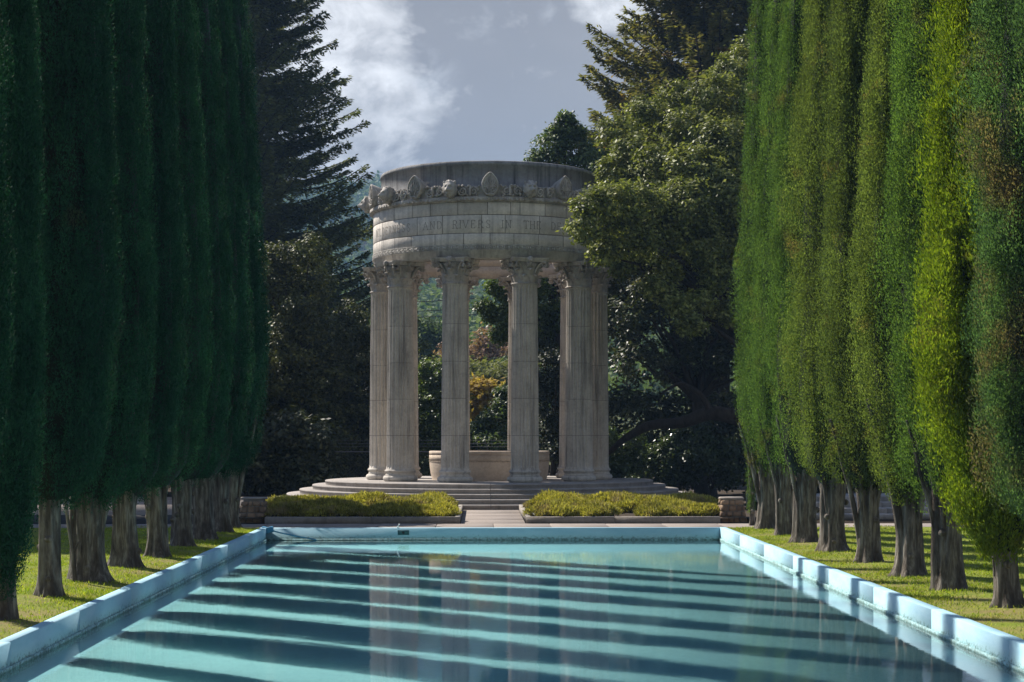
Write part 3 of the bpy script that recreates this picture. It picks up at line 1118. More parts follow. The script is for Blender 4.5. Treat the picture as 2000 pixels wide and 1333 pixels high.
# cornice -----------------------------------------------------------
co = MB()
for k in range(20):
    a0, a1 = 2 * pi * k / 20 + 0.001, 2 * pi * (k + 1) / 20 - 0.001
    co.lathe([(3.70, 9.205), (3.79, 9.205), (3.80, 9.225), (3.84, 9.25), (3.865, 9.255), (3.865, 9.35), (3.85, 9.362), (3.4, 9.37)], 10, (0, 0), a0, a1)
co.lathe([(3.74, 9.2), (3.74, 9.36)], 80)
for k in range(150):    # fine dentils under the ledge
    a = 2 * pi * k / 150
    arcbox(co, a, a + 0.024, 9.245, 9.30, 3.83, 3.872)
co.lathe([(3.84, 9.363), (3.77, 9.40), (3.76, 9.58), (3.80, 9.66), (3.80, 9.69), (3.55, 9.70), (3.45, 9.66)], 120)   # sima wall behind the reliefs
cornice = co.build('cornice', M['stone_orn'], temple)

sc_ = MB()
lumps = []
for k in range(20):
    amid = radians(9 + 18 * k)
    for q, r0, dz in ((-1, 0.135, 0.0), (1, 0.135, 0.01)):
        ac = amid + q * 0.170 / 3.83 + (0.018 if k % 2 == 0 else -0.018)

        def fn(u, v, t_, ac=ac, q=q):
            R = 3.83 + 0.03 * t_
            a = ac + q * u / R
            return (R * sin(a), -R * cos(a), 9.53 + v)
        spiral_tube(sc_, fn, r0, 1.7, 0.036, n=26, sgn=q, sides=6)
        for j in range(7):
            aa = ac + rb.uniform(-0.05, 0.05)
            zz = rb.choice((9.40, 9.42, 9.67, 9.69)) + rb.uniform(-0.02, 0.02)
            R = 3.83
            r = rb.uniform(0.03, 0.06)
            c_ = np.array([R * sin(aa), -R * cos(aa), zz])
            tp = c_ + np.array([sin(aa), -cos(aa), rb.uniform(-0.4, 0.9)]) * r
            sc_.tube([c_ - np.array([sin(aa), -cos(aa), 0]) * 0.03, c_, tp], [r, r, r * 0.4], 6)
    sc_.tube([(3.86 * sin(amid), -3.86 * cos(amid), 9.40), (3.88 * sin(amid), -3.88 * cos(amid), 9.55), (3.84 * sin(amid), -3.84 * cos(amid), 9.70)], [0.03, 0.05, 0.03], 6)
sc_.build('scroll_relief', M['stone_orn'], cornice)


def antefix_mesh():
    m = MB()
    n = 28
    outl = []
    for k in range(n):
        a = 2 * pi * k / n
        x, z = sin(a), -cos(a)
        zz = 0.37 + 0.37 * z
        hw = 0.285 * (1 - 0.28 * max(0, z) ** 2.2)
        if z > 0.75:
            zz += 0.03 * (z - 0.75) / 0.25
        outl.append((x * hw * (1.0 if z > -0.5 else 0.97), zz))
    outl = np.array(outl)
    cen = np.array([0, 0.37])
    lay = []
    for k, y in ((1.0, 0.42), (1.0, -0.04), (0.96, -0.075), (0.86, -0.075), (0.82, -0.045)):
        pp = cen + (outl - cen) * k
        z_ = pp[:, 1]
        if y > 0.3:
            z_ = z_ * 0.8
        lay.append(np.stack([pp[:, 0], np.full(n, y), z_], -1))
    m.grid(np.array(lay), closed_v=True)
    m.add(lay[-1], [list(range(n))])
    m.add(lay[0], [list(range(n))[::-1]])
    for k in range(9):      # palmette fan
        a = radians(-78 + 19.5 * k)
        L = 0.36 - 0.10 * abs(sin(a))
        p0 = np.array([0.02 * sin(a), -0.06, 0.26])
        p1 = p0 + np.array([sin(a) * L * 0.6, -0.02, cos(a) * L * 0.6])
        p2 = p0 + np.array([sin(a) * L * 0.78, 0.0, cos(a) * L])
        m.tube([p0, p1, p2], [0.014, 0.028, 0.016], 6)
    for q in (-1, 1):
        def fn(u, v, t_, q=q):
            return (q * (0.10 + u), -0.07, 0.17 + v)
        spiral_tube(m, fn, 0.085, 1.5, 0.022, n=20, sides=6)
    m.tube([(-0.12, -0.06, 0.05), (0, -0.08, 0.075), (0.12, -0.06, 0.05)], 0.028, 6)
    return m


def lion_mesh():
    m = MB()
    nu, nv_ = 36, 26
    P = np.zeros((nu, nv_, 3))
    for i in range(nu):
        a = 2 * pi * i / nu
        for j in range(nv_):
            t_ = j / (nv_ - 1)      # 0 at the muzzle, 1 at the neck
            b_ = pi * 0.62 * t_
            d = np.array([sin(b_) * sin(a), -cos(b_), sin(b_) * cos(a)])
            r = 0.20
            p = d * np.array([0.215, 0.22, 0.25])
            # brow, eye hollows, muzzle, mouth, cheeks
            x, z = d[0], d[2]
            f = -d[1]
            muz = math.exp(-((x / 0.42) ** 2 + ((z + 0.28) / 0.33) ** 2)) * (f > 0)
            p[1] -= 0.11 * muz
            nose = math.exp(-((x / 0.17) ** 2 + ((z - 0.02) / 0.34) ** 2)) * (f > 0)
            p[1] -= 0.055 * nose
            for q in (-1, 1):
                eye = math.exp(-(((x - q * 0.36) / 0.17) ** 2 + ((z - 0.20) / 0.13) ** 2)) * (f > 0)
                p[1] += 0.055 * eye
                brow = math.exp(-(((x - q * 0.34) / 0.22) ** 2 + ((z - 0.42) / 0.12) ** 2)) * (f > 0)
                p[1] -= 0.04 * brow
            mouth = math.exp(-((x / 0.40) ** 2 + ((z + 0.46) / 0.08) ** 2)) * (f > 0)
            p[1] += 0.075 * mouth
            mane = sstep(0.50, 0.62, t_)
            p *= 1 + mane * (0.10 + 0.13 * sin(a * 11 + t_ * 9) * sin(t_ * 22))
            P[i, j] = p + np.array([0, -0.10, 0.25])
    P[:, -1, 1] = 0.10
    m.grid(P, closed_u=True)
    for q in (-1, 1):
        m.tube([(q * 0.15, -0.10, 0.40), (q * 0.19, -0.13, 0.475), (q * 0.20, -0.12, 0.50)], [0.05, 0.045, 0.02], 7)
    m.tube([(0, 0.25, 0.25), (0, -0.05, 0.25)], [0.2, 0.19], 12)
    return m


ant0, lion0 = antefix_mesh().build('antefix', M['stone_orn'], cornice), lion_mesh().build('lion_head', M['stone_orn'], cornice, smooth=True)
for k in range(10):
    for src, off, R in ((ant0, 0, 3.90), (lion0, 18, 3.86)):
        o = src if k == 0 else src.copy()
        if k:
            COL.objects.link(o)
        o.parent = cornice
        th = radians(off + 36 * k)
        o.location = (R * sin(th), -R * cos(th), 9.36)
        o.scale = (0.92, 0.92, 0.95)
        o.rotation_euler = (0, 0, th)

dr = MB()
for k in range(24):
    a0, a1 = 2 * pi * (k + 0.3) / 24 + 0.001, 2 * pi * (k + 1.3) / 24 - 0.001
    dr.lathe([(3.55, 9.68), (3.50, 9.70), (3.50, 10.36), (3.53, 10.37), (3.53, 10.43), (3.50, 10.49), (3.44, 10.51), (3.20, 10.51), (3.20, 10.1), (3.13, 10.1)], 8, (0, 0), a0, a1)
dr.lathe([(3.47, 9.7), (3.47, 10.45), (3.22, 10.46)], 80)
dr.build('drum', M['stone_dark'], temple)

# wellhead ------------------------------------------------------------
wh = empty('stone_wellhead', (0, TY, PZ))
tag(wh, 'low round stone wellhead with banded rim standing inside the temple columns', 'wellhead')
m = MB()
for k in range(12):
    a0, a1 = 2 * pi * (k + 0.35) / 12 + 0.002, 2 * pi * (k + 1.35) / 12 - 0.002
    m.lathe([(1.93, 0.615), (1.95, 0.62), (1.95, 0.80), (1.935, 0.805), (1.935, 0.815), (1.95, 0.82), (1.95, 0.92), (1.93, 0.93), (1.55, 0.93), (1.55, 0.1)], 10, (0, 0), a0, a1)
m.lathe([(1.91, 0.6), (1.91, 0.92)], 80)
m.build('rim', M['stone_well'], wh)
m = MB()
m.lathe([(1.86, 0.0), (1.865, 0.06), (1.90, 0.2), (1.925, 0.36), (1.938, 0.50), (1.94, 0.60)], 96)
m.lathe([(1.6, 0.7), (0, 0.7)], 40)
for k in range(150):
    a = 2 * pi * k / 150
    arcbox(m, a, a + 0.025, 0.588, 0.612, 1.88, 1.955)
m.build('bowl', M['stone_well'], wh)

# ------------------------------------------------------------------ planting beds with heath
def heath_mound(cx, cy, cz, rx, ry, h, n, seed, label, dens=1.0):
    r_ = np.random.default_rng(seed)
    h *= 0.66; rx *= 0.86; ry *= 0.86
    m = MB()
    u = np.sqrt(r_.random(n))
    a = r_.random(n) * 2 * pi
    lob = 1 + 0.16 * np.sin(3 * a + seed) + 0.09 * np.sin(7 * a + 2 * seed)
    x, y = u * lob * rx * np.cos(a), u * lob * ry * np.sin(a)
    hz_ = h * np.sqrt(np.clip(1 - u ** 2.2, 0, 1)) * (0.55 + 0.55 * vnoise(np.stack([(cx + x) * 2.0, (cy + y) * 2.0, x * 0 + seed], -1)) + 0.3 * vnoise(np.stack([(cx + x) * 6, (cy + y) * 6, x * 0 + seed], -1)))
    outw = np.stack([np.cos(a) * u, np.sin(a) * u, np.zeros(n)], -1)
    d = unit(outw * 0.8 * (u[:, None] ** 2) + r_.normal(size=(n, 3)) * 0.38 + np.array([0, 0, 0.9]))
    b_ = np.stack([x, y, hz_ * r_.uniform(0.55, 1.0, n)], -1)
    s_ = unit(np.cross(d, r_.normal(size=(n, 3))))
    m.blades(b_, d, s_, r_.uniform(0.06, 0.15, n), r_.uniform(0.018, 0.036, n), 0.5)
    # dark inner core, coloured like the shaded crown cores
    aa = np.linspace(0, 2 * pi, 24, endpoint=False)
    lo = 1 + 0.16 * np.sin(3 * aa + seed) + 0.09 * np.sin(7 * aa + 2 * seed)
    rings = []
    for k, z in ((0.90, 0.0), (0.86, 0.35), (0.68, 0.62), (0.35, 0.74), (0.02, 0.78)):
        rings.append(np.stack([k * lo * rx * np.cos(aa), k * lo * ry * np.sin(aa), np.full(24, z * h * 0.85)], -1))
    m.grid(np.array(rings), closed_v=True, mat=1)
    o = m.build('heath_shrub', [M['heath'], M['cy_core']], loc=(cx, cy, cz))
    tag(o, label, 'shrub', 'low heath shrubs in the planting beds')
    return o


def bed(sgn, label):
    e = empty('planting_bed', (sgn * 3.15, 45.5, 0))
    tag(e, label, 'planting bed')
    off = (-sgn * 3.15, -45.5, 0)
    k = MB()
    x0, x1 = (0.80, 5.52)
    cuts = [0.80, 2.95, 5.52]
    for a, b_ in zip(cuts[:-1], cuts[1:]):
        q = sorted((sgn * (a + 0.004), sgn * (b_ - 0.004)))
        k.bev(q[0], q[1], 42.512, 42.63, -0.05, 0.165, 0.01)
    q = sorted((sgn * 0.80, sgn * 0.92))
    k.bev(q[0], q[1], 42.64, 49.9, -0.05, 0.165, 0.01)
    k.build('kerb', M['kerb'], e, loc=off)
    s_ = MB()
    xs_ = np.linspace(0.92, 7.0, 30)
    vs = []
    for x in xs_:
        yb = TY - sqrt(max(0.1, 6.96 ** 2 - x * x)) if x < 6.9 else 56
        vs.append([(sgn * x, 42.63, 0.12), (sgn * x, 42.63 + (yb - 42.63) * 0.5, 0.16), (sgn * x, yb, 0.12)])
    g_ = np.array(vs)
    s_.grid(g_ if sgn > 0 else g_[::-1])
    s_.build('soil', M['soil'], e, loc=off)


bed(1, 'sunlit raised planting bed of yellow-green heath right of the walk')
bed(-1, 'shaded raised planting bed of heath left of the walk')

right_mounds = [
    (1.62, 43.5, 0.80, 0.85, 0.40, 'rounded golden heath clump at the walk corner of the right bed'),
    (2.48, 43.35, 0.60, 0.70, 0.38, 'yellow-green heath clump second from the walk along the right front kerb'),
    (4.15, 43.35, 0.74, 0.72, 0.40, 'wide yellow-green heath clump past the gap in the right front kerb row'),
    (5.05, 43.45, 0.70, 0.75, 0.38, 'brownish heath clump beside the right stone pillar'),
    (2.2, 45.5, 1.25, 1.25, 0.52, 'grey flowered heath clump in the middle of the right bed near the walk'),
    (4.3, 45.5, 1.35, 1.20, 0.50, 'golden heath clump in the middle of the right bed near the pillar'),
    (1.85, 47.9, 0.90, 1.3, 0.62, 'tall golden heath clump at the steps on the walk side of the right bed'),
    (3.4, 48.0, 1.25, 1.2, 0.60, 'tall yellow heath clump under the shaded temple steps in the right bed'),
    (5.3, 48.2, 1.15, 1.3, 0.52, 'far heath clump at the outer end of the right bed by the steps')]
for i, (x, y, rx, ry, h, lab) in enumerate(right_mounds):
    heath_mound(x, y, 0.12, rx, ry, h, int(7500 * rx * ry + 1500), 100 + i, lab)
left_mounds = [
    (-1.45, 43.45, 0.72, 0.75, 0.42, 'sunlit rounded heath clump at the walk corner of the left bed'),
    (-2.75, 43.4, 0.80, 0.72, 0.36, 'half shaded heath clump second from the walk along the left front kerb'),
    (-4.1, 43.4, 0.85, 0.72, 0.36, 'dark shaded heath clump third from the walk along the left front kerb'),
    (-5.1, 43.5, 0.70, 0.75, 0.34, 'dark heath clump beside the left stone pillar'),
    (-2.1, 45.5, 1.2, 1.25, 0.52, 'heath clump with lit top in the middle of the left bed near the walk'),
    (-4.3, 45.4, 1.35, 1.25, 0.48, 'shaded heath clump in the middle of the left bed away from the walk'),
    (-1.7, 47.9, 0.9, 1.3, 0.58, 'golden tipped heath clump by the steps on the walk side of the left bed'),
    (-3.4, 48.0, 1.25, 1.2, 0.54, 'heath clump under the lit temple steps in the left bed'),
    (-5.3, 48.2, 1.15, 1.3, 0.48, 'dark heath clump at the outer end of the left bed by the steps')]
for i, (x, y, rx, ry, h, lab) in enumerate(left_mounds):
    heath_mound(x, y, 0.12, rx, ry, h, int(7500 * rx * ry + 1500), 200 + i, lab)


def pillar(x, y, label, seed):
    r_ = random.Random(seed)
    e = empty('stone_pillar', (x, y, 0))
    tag(e, label, 'stone pillar', 'rubble stone pillars at the ends of the planting beds')
    m = MB()
    # rubble blocks around a mortar core, battered sides
    H = 0.56
    z = 0.0
    while z < H - 0.03:
        h = r_.uniform(0.10, 0.17)
        z1 = min(H, z + h)
        k0, k1 = 0.34 - 0.09 * z / H, 0.34 - 0.09 * z1 / H
        for side in range(4):
            c, s_ = cos(side * pi / 2), sin(side * pi / 2)
            t_ = -1.0
            while t_ < 0.95:
                w_ = r_.uniform(0.35, 0.75)
                t1 = min(1.0, t_ + w_)
                if 1.0 - t1 < 0.2:
                    t1 = 1.0
                b_ = r_.uniform(0.0, 0.035)
                g_ = 0.012
                q = []
                for (tt, zz, kk) in ((t_, z, k0), (t1, z, k0), (t1, z1, k1), (t_, z1, k1)):
                    q.append((tt * kk + (g_ if tt == t_ else -g_), kk, zz + (g_ if zz == z else -g_)))
                cen = np.mean(np.array(q), 0)
                v = []
                for p in q:
                    v.append((p[0], -(p[1] - 0.06), p[2]))
                for p in q:
                    p = np.array(p)
                    v.append((p[0], -p[1], p[2]))
                for p in q:
                    p = cen + (np.array(p) - cen) * 0.75
                    v.append((p[0] + r_.uniform(-.01, .01), -(p[1] + b_), p[2] + r_.uniform(-.01, .01)))
                v = np.array(v)
                vr = np.stack([v[:, 0] * c - v[:, 1] * s_, v[:, 0] * s_ + v[:, 1] * c, v[:, 2]], -1)
                f = []
                for base_ in (0, 4):
                    for i in range(4):
                        j = (i + 1) % 4
                        f.append((base_ + i, base_ + j, base_ + 4 + j, base_ + 4 + i))
                f.append((8, 9, 10, 11))
                m.add(vr, f)
                t_ = t1
        z = z1
    m.build('rubble_shaft', M['rubble'], e)
    m = MB()
    rings = []
    for k, zz in ((0.32, 0.0), (0.235, H)):
        rings.append([(-k, -k, zz), (k, -k, zz), (k, k, zz), (-k, k, zz)])
    m.grid(np.array(rings), closed_v=True)
    m.add(rings[1], [(0, 1, 2, 3)])
    m.build('mortar', M['mortar'], e)
    m = MB()
    pts = [(0.30 + r_.uniform(-.02, .02)) * np.array([cos(a), sin(a)]) * (1 / max(abs(cos(a)), abs(sin(a))) if i % 2 else 0.97) for i, a in enumerate(np.linspace(0, 2 * pi, 12, endpoint=False))]
    lv = []
    for zz, k in ((H + 0.002, 0.93), (H + 0.012, 1.0), (H + 0.045, 0.98), (H + 0.058, 0.88)):
        lv.append([(p[0] * k, p[1] * k, zz) for p in pts])
    m.grid(np.array(lv), closed_v=True)
    m.add(lv[-1], [list(range(12))])
    m.build('cap_stone', M['kerb'], e)


pillar(5.88, 43.15, 'sunlit brown rubble stone pillar at the outer end of the right bed', 5)
pillar(-5.85, 43.2, 'dark shaded rubble stone pillar at the outer end of the left bed', 9)

# rustic steps climbing to the right behind the cypresses
st = empty('garden_steps', (9.0, 46.0, 0))
tag(st, 'low flight of wide stone garden steps behind the right cypress trunks', 'steps')
for k in range(4):
    m = MB()
    for j in range(3):
        m.bev(7.05 + j * 1.55 + 0.006, 7.05 + (j + 1) * 1.55 - 0.006, 44.3 + 0.62 * k, 47.6 + 0.3 * k, 0.0, 0.13 * (k + 1) + 0.004 * ((j + k) % 2), 0.012)
    o = m.build('tread', M['step'], st)
    o.location = (-9.0, -46.0, 0)


# ------------------------------------------------------------------ cypresses
def trunk_mesh(r0, seed, zt=6.0, flare=1.55, limbs=5, lean=(0, 0), zsplit=0.75, spread=0.55, toward=None):
    r_ = np.random.default_rng(seed)
    m = MB()
    zs = np.concatenate([np.linspace(-0.08, 0.35, 7), np.linspace(0.5, 2.2, 10), np.linspace(2.6, zt, 5)])
    na = 40
    a = np.arange(na) * 2 * pi / na
    rings = []
    ph = r_.random(6) * 6.28
    for z in zs:
        f = 1 + (flare - 1) * math.exp(-max(z, 0) / 0.17)
        if z > 1.0:
            f *= 1 + 0.10 * sstep(0.8, 1.7, z) * sstep(4.0, 1.9, z)
        tp = 1 - 0.55 * max(0, (z - 2.0) / zt)
        lob = 0.10 * np.sin(3 * a + ph[0] + 0.6 * z) + 0.075 * np.sin(5 * a + ph[1] - 0.7 * z) + 0.05 * np.sin(9 * a + ph[2] + 0.5 * z) + 0.03 * np.sin(15 * a + ph[4])
        if z < 0.3:
            lob = lob + 0.16 * math.exp(-max(z, 0) / 0.1) * np.sin(5 * a + ph[3])
        nn = vnoise(np.stack([np.cos(a) * 2.2 + seed, np.sin(a) * 2.2, np.full(na, z * 2.4)], -1)) - 0.5
        rr = r0 * f * tp * (1 + lob + 0.24 * nn)
        rings.append(np.stack([rr * np.cos(a) + lean[0] * z + 0.03 * sin(1.7 * z + ph[4]), rr * np.sin(a) + lean[1] * z, np.full(na, z)], -1))
    m.grid(np.array(rings), closed_v=True)
    for k in range(limbs):
        az = ph[5] + 2 * pi * k / limbs + r_.uniform(-.3, .3)
        if toward is not None and k == 0:
            az = toward
        z0 = zsplit + r_.uniform(-0.15, 0.35)
        rl = r0 * r_.uniform(0.16, 0.30)
        P, R = [], []
        for t_ in np.linspace(0, 1, 8):
            d = r0 * 0.55 + spread * (0.75 if k else 1.0) * r_.uniform(0.95, 1.05) * t_ ** 1.5
            P.append((d * cos(az) + lean[0] * z0, d * sin(az) + lean[1] * z0, z0 - 0.35 + 1.7 * t_ + 0.5 * t_ * t_))
            R.append(rl * (1.25 - 0.75 * t_))
        m.tube(P, R, 9)
    for k in range(3):    # burrs and knots
        az, z = r_.random() * 6.28, r_.uniform(0.2, 1.0)
        c = np.array([r0 * 0.92 * cos(az) + lean[0] * z, r0 * 0.92 * sin(az) + lean[1] * z, z])
        d = np.array([cos(az), sin(az), 0.2])
        m.tube([c, c + d * 0.04, c + d * 0.07], [0.06, 0.055, 0.02], 8)
    return m


def crown_profile(z, zb, H, R0):
    u = np.clip((z - zb) / (H - zb), 0, 1)
    r = R0 * (1 - u ** 1.75)
    r = r * np.clip((z - zb + 0.04) / 0.55, 0, 1) ** 0.42
    return r * (0.74 + 0.26 * sstep(zb, zb + 3.0, z))


def crown_mesh(zb, H, R0, seed, zvis, ntuft, pl=(0.5, 1.2), pw=(0.07, 0.15), rough=0.12, lean=None, tuft=(0.022, 0.05), tw=(0.010, 0.019), gap=0.0, off=(0, 0), face=0.0, pper=110, depth=0.16):
    r_ = np.random.default_rng(seed)
    lean = lean or (lambda z: (0 * z, 0 * z))
    m = MB()

    def center(z):
        lx, ly = lean(z)
        w_ = sstep(zb - 0.5, zb + 2.5, z)
        return lx + off[0] * w_, ly + off[1] * w_

    def surf(th, z):
        n = vnoise(np.stack([np.cos(th) * 1.9 + seed * 3.1, np.sin(th) * 1.9, z * 0.55], -1)) - 0.5
        n2 = vnoise(np.stack([np.cos(th) * 5.5 + seed, np.sin(th) * 5.5, z * 0.7], -1)) - 0.5
        return crown_profile(z, zb, H, R0) * (1 + 1.8 * rough * n + 3.0 * rough * n2)
    # core
    zz = np.concatenate([np.linspace(zb + 0.06, zb + 1.5, 8), np.linspace(zb + 2, H - 0.4, 24)])
    aa = np.arange(28) * 2 * pi / 28
    rings = []
    for z in zz:
        rr = surf(aa, np.full(28, z)) * (0.86 - 0.5 * rough) - 0.10
        cx, cy = center(np.array([z]))
        rings.append(np.stack([np.maximum(rr, 0.02) * np.cos(aa) + cx, np.maximum(rr, 0.02) * np.sin(aa) + cy, np.full(28, z)], -1))
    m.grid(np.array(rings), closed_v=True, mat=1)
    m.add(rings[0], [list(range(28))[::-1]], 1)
    # plumes; finer where the photograph looks
    for (za, zc, nt, sc) in ((zb, zvis, ntuft, 1.0), (zvis, H, int(ntuft * 0.12), 2.6)):
        if zc <= za:
            continue
        per = pper if sc == 1.0 else 40
        npl = max(20, nt // per)
        z0 = r_.uniform(za - (0.12 if za == zb else 0), zc - 0.1, npl)
        th = np.where(r_.random(npl) < 0.84, face + r_.normal(size=npl) * 0.85, r_.uniform(0, 2 * pi, npl))
        acc = r_.random(npl) < (crown_profile(np.maximum(z0, zb + 0.4), zb, H, R0) / R0) + 0.1
        if gap > 0:
            gn = vnoise(np.stack([np.cos(th) * 2.3 + seed * 7, np.sin(th) * 2.3, z0 * 0.8], -1))
            acc &= gn > gap
        z0, th = z0[acc], th[acc]
        npl = len(z0)
        L = r_.uniform(*pl, npl) * (1 if sc == 1 else 1.3)
        w_ = r_.uniform(*pw, npl) * (1 if sc == 1 else 1.3)
        kr = r_.normal(0.96, rough * (0.6 if sc == 1 else 0.25), npl)
        idx = np.repeat(np.arange(npl), per)
        t_ = r_.random(len(idx)) ** 0.9
        z = z0[idx] + t_ * L[idx]
        ta = th[idx]
        rr = surf(ta, np.maximum(z, zb + 0.10)) * kr[idx]
        fi = r_.uniform(-1.75, 1.75, len(idx))
        ww = w_[idx] * np.sin(pi * np.clip(t_ * 0.86 + 0.12, 0, 1)) ** 0.6
        o = np.stack([np.cos(ta), np.sin(ta), 0 * ta], -1)
        tg = np.stack([-np.sin(ta), np.cos(ta), 0 * ta], -1)
        nrm = o * np.cos(fi)[:, None] + tg * np.sin(fi)[:, None]
        cx, cy = center(z)
        pos = o * rr[:, None] + np.stack([cx, cy, z], -1) + nrm * ww[:, None] - o * (w_[idx] * 0.5 + depth * r_.random(len(idx)) ** 1.6)[:, None]
        d = unit(np.array([0, 0, 0.85]) + nrm * 0.42 + r_.normal(size=(len(idx), 3)) * 0.30)
        s_ = unit(np.cross(d, nrm + r_.normal(size=(len(idx), 3)) * 0.34))
        keep = z < H
        m.blades(pos[keep], d[keep], s_[keep], r_.uniform(*tuft, keep.sum()) * sc, r_.uniform(*tw, keep.sum()) * sc, 0.5)
    return m


def cypress(x, y, label, group, zb, H, R0, seed, mat, tr=0.18, nt=30000, name='cypress_tree', trunk_kw=None, **kw):
    e = empty(name, (x, y, 0.0))
    tag(e, label, 'tree', group)
    zvis = CH + 900 / F * y + 0.6
    trunk_kw = dict(trunk_kw or {})
    trunk_kw.setdefault('lean', (random.uniform(-.035, .035), random.uniform(-.03, .03)))
    trunk_mesh(tr * 0.92, seed, **(trunk_kw or {})).build('trunk', M['bark'], e, smooth=True)
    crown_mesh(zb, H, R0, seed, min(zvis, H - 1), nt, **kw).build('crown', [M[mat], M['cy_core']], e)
    return e


ordn = ['first', 'second', 'third', 'fourth', 'fifth', 'sixth', 'seventh', 'eighth', 'ninth', 'tenth', 'eleventh']
LG = 'dark cypresses in the row left of the pool'
left = [  # y, R0, zb, trunk, H, label
    (15.6, 0.84, 1.15, 0.17, 15.8, 'dark green cypress nearest the camera at the left edge of the photo'),
    (18.1, 0.84, 0.55, 0.16, 16.4, 'dark cypress cut by the left photo edge in front of the slim low-branched one'),
    (20.6, 0.40, 0.30, 0.12, 14.2, 'slim dark cypress on the left branching almost down to the lawn'),
    (23.5, 0.86, 1.28, 0.145, 16.6, 'broad dark cypress on the left with a smooth pale straight trunk'),
    (25.9, 0.92, 1.15, 0.235, 16.3, 'dark cypress on the left with the thickest trunk splitting into many stems'),
    (28.6, 0.88, 1.15, 0.20, 16.8, 'dark cypress just behind the thick many-stemmed trunk on the left'),
    (31.0, 0.95, 1.22, 0.185, 16.2, 'dark cypress on the left with a flared trunk and dark hollow streaks'),
    (33.8, 0.95, 1.25, 0.19, 16.7, 'dark cypress on the left fourth from the far end of the row'),
    (36.2, 0.98, 1.25, 0.21, 16.4, 'dark cypress on the left third from the far end of the row'),
    (38.7, 0.92, 1.28, 0.20, 16.8, 'dark cypress on the left second from the far end of the row'),
    (40.6, 0.80, 1.30, 0.17, 15.6, 'dark cypress standing last at the temple end of the left row')]
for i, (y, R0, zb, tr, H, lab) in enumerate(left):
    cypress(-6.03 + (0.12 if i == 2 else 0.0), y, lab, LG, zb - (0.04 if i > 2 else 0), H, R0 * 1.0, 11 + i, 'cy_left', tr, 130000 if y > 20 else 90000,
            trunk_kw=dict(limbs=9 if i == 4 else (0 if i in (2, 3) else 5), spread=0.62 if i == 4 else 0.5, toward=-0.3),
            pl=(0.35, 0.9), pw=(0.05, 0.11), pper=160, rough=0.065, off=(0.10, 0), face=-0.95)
RG = 'sunlit cypresses in the row right of the pool'
right = [
    (19.2, 1.17, 1.15, 0.22, 16.0, 'cy_near', 0.13, 0.05, 'big blue-green cypress at the right photo edge with a bare brown patch'),
    (24.2, 0.92, 1.22, 0.20, 16.4, 'cy_right', 0.17, 0.12, 'green cypress left of the leaning lime yellow tree, trunk fluted and dark'),
    (26.5, 0.86, 1.22, 0.205, 16.0, 'cy_right2', 0.18, 0.12, 'olive cypress on the right whose trunk bears a pale scar'),
    (29.4, 0.84, 1.25, 0.18, 16.2, 'cy_right2', 0.18, 0.12, 'cypress on the right with a knobbly grey trunk, fourth from the young thin one'),
    (32.1, 0.92, 1.25, 0.22, 16.5, 'cy_right2', 0.20, 0.12, 'wide olive cypress on the right with a split trunk and brown inner patches'),
    (34.8, 0.88, 1.26, 0.215, 16.2, 'cy_right', 0.17, 0.12, 'green cypress on the right with a mossy green tuft on its trunk'),
    (37.2, 0.82, 1.28, 0.19, 16.6, 'cy_right', 0.16, 0.12, 'slender green cypress on the right second from the temple end of the old row'),
    (39.7, 0.76, 1.30, 0.20, 16.1, 'cy_right', 0.15, 0.12, 'slender green cypress nearest the temple among the thick trunked right row')]
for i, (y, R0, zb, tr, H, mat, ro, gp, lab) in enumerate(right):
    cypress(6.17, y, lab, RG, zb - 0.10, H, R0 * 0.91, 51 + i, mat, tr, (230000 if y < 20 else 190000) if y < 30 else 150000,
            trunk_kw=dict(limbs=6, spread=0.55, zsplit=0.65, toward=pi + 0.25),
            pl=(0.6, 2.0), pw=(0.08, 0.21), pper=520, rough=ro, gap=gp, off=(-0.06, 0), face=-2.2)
cypress(6.21, 21.8, 'lime yellow conifer leaning towards the pool on the right', None, 0.62, 14.0, 0.74, 71, 'cy_yellow', 0.15, 150000,
        name='golden_conifer', trunk_kw=dict(limbs=3, spread=0.2, zt=5.0, lean=(-0.05, 0)), pl=(0.25, 0.8), pw=(0.05, 0.16), rough=0.26,
        lean=lambda z: (-0.30 * sstep(0.2, 2.6, z), 0 * z), tuft=(0.035, 0.085), tw=(0.012, 0.022), gap=0.08, face=-2.2)
cypress(6.10, 41.5, 'thin young cypress green to the ground beside the right pillar', None, 0.32, 5.2, 0.20, 73, 'cy_right', 0.05, 14000,
        name='young_cypress', trunk_kw=dict(limbs=0, zt=3.5, flare=1.7), pl=(0.3, 0.7), pw=(0.04, 0.08), rough=0.1)

# dead sucker stem beside the thick left trunk
m = MB()
m.tube([(-6.20, 25.55, 0.0), (-6.22, 25.55, 0.4), (-6.30, 25.55, 0.9), (-6.36, 25.55, 1.35)], [0.035, 0.03, 0.025, 0.015], 8)
m.tube([(-6.22, 25.55, 0.45), (-6.14, 25.55, 0.62)], [0.02, 0.012], 6)
n = 160
bp = np.array([-6.33, 25.55, 1.25]) + rng.normal(size=(n, 3)) * np.array([0.07, 0.07, 0.12])
m.blades(bp, unit(rng.normal(size=(n, 3)) + np.array([0, 0, 1])), unit(rng.normal(size=(n, 3))), 0.08, 0.02, 0.5, 1)
tag(m.build('sapling', [M['bark'], M['cy_left']]), 'thin bare sapling stem leaning beside the thick left trunk', 'sapling')


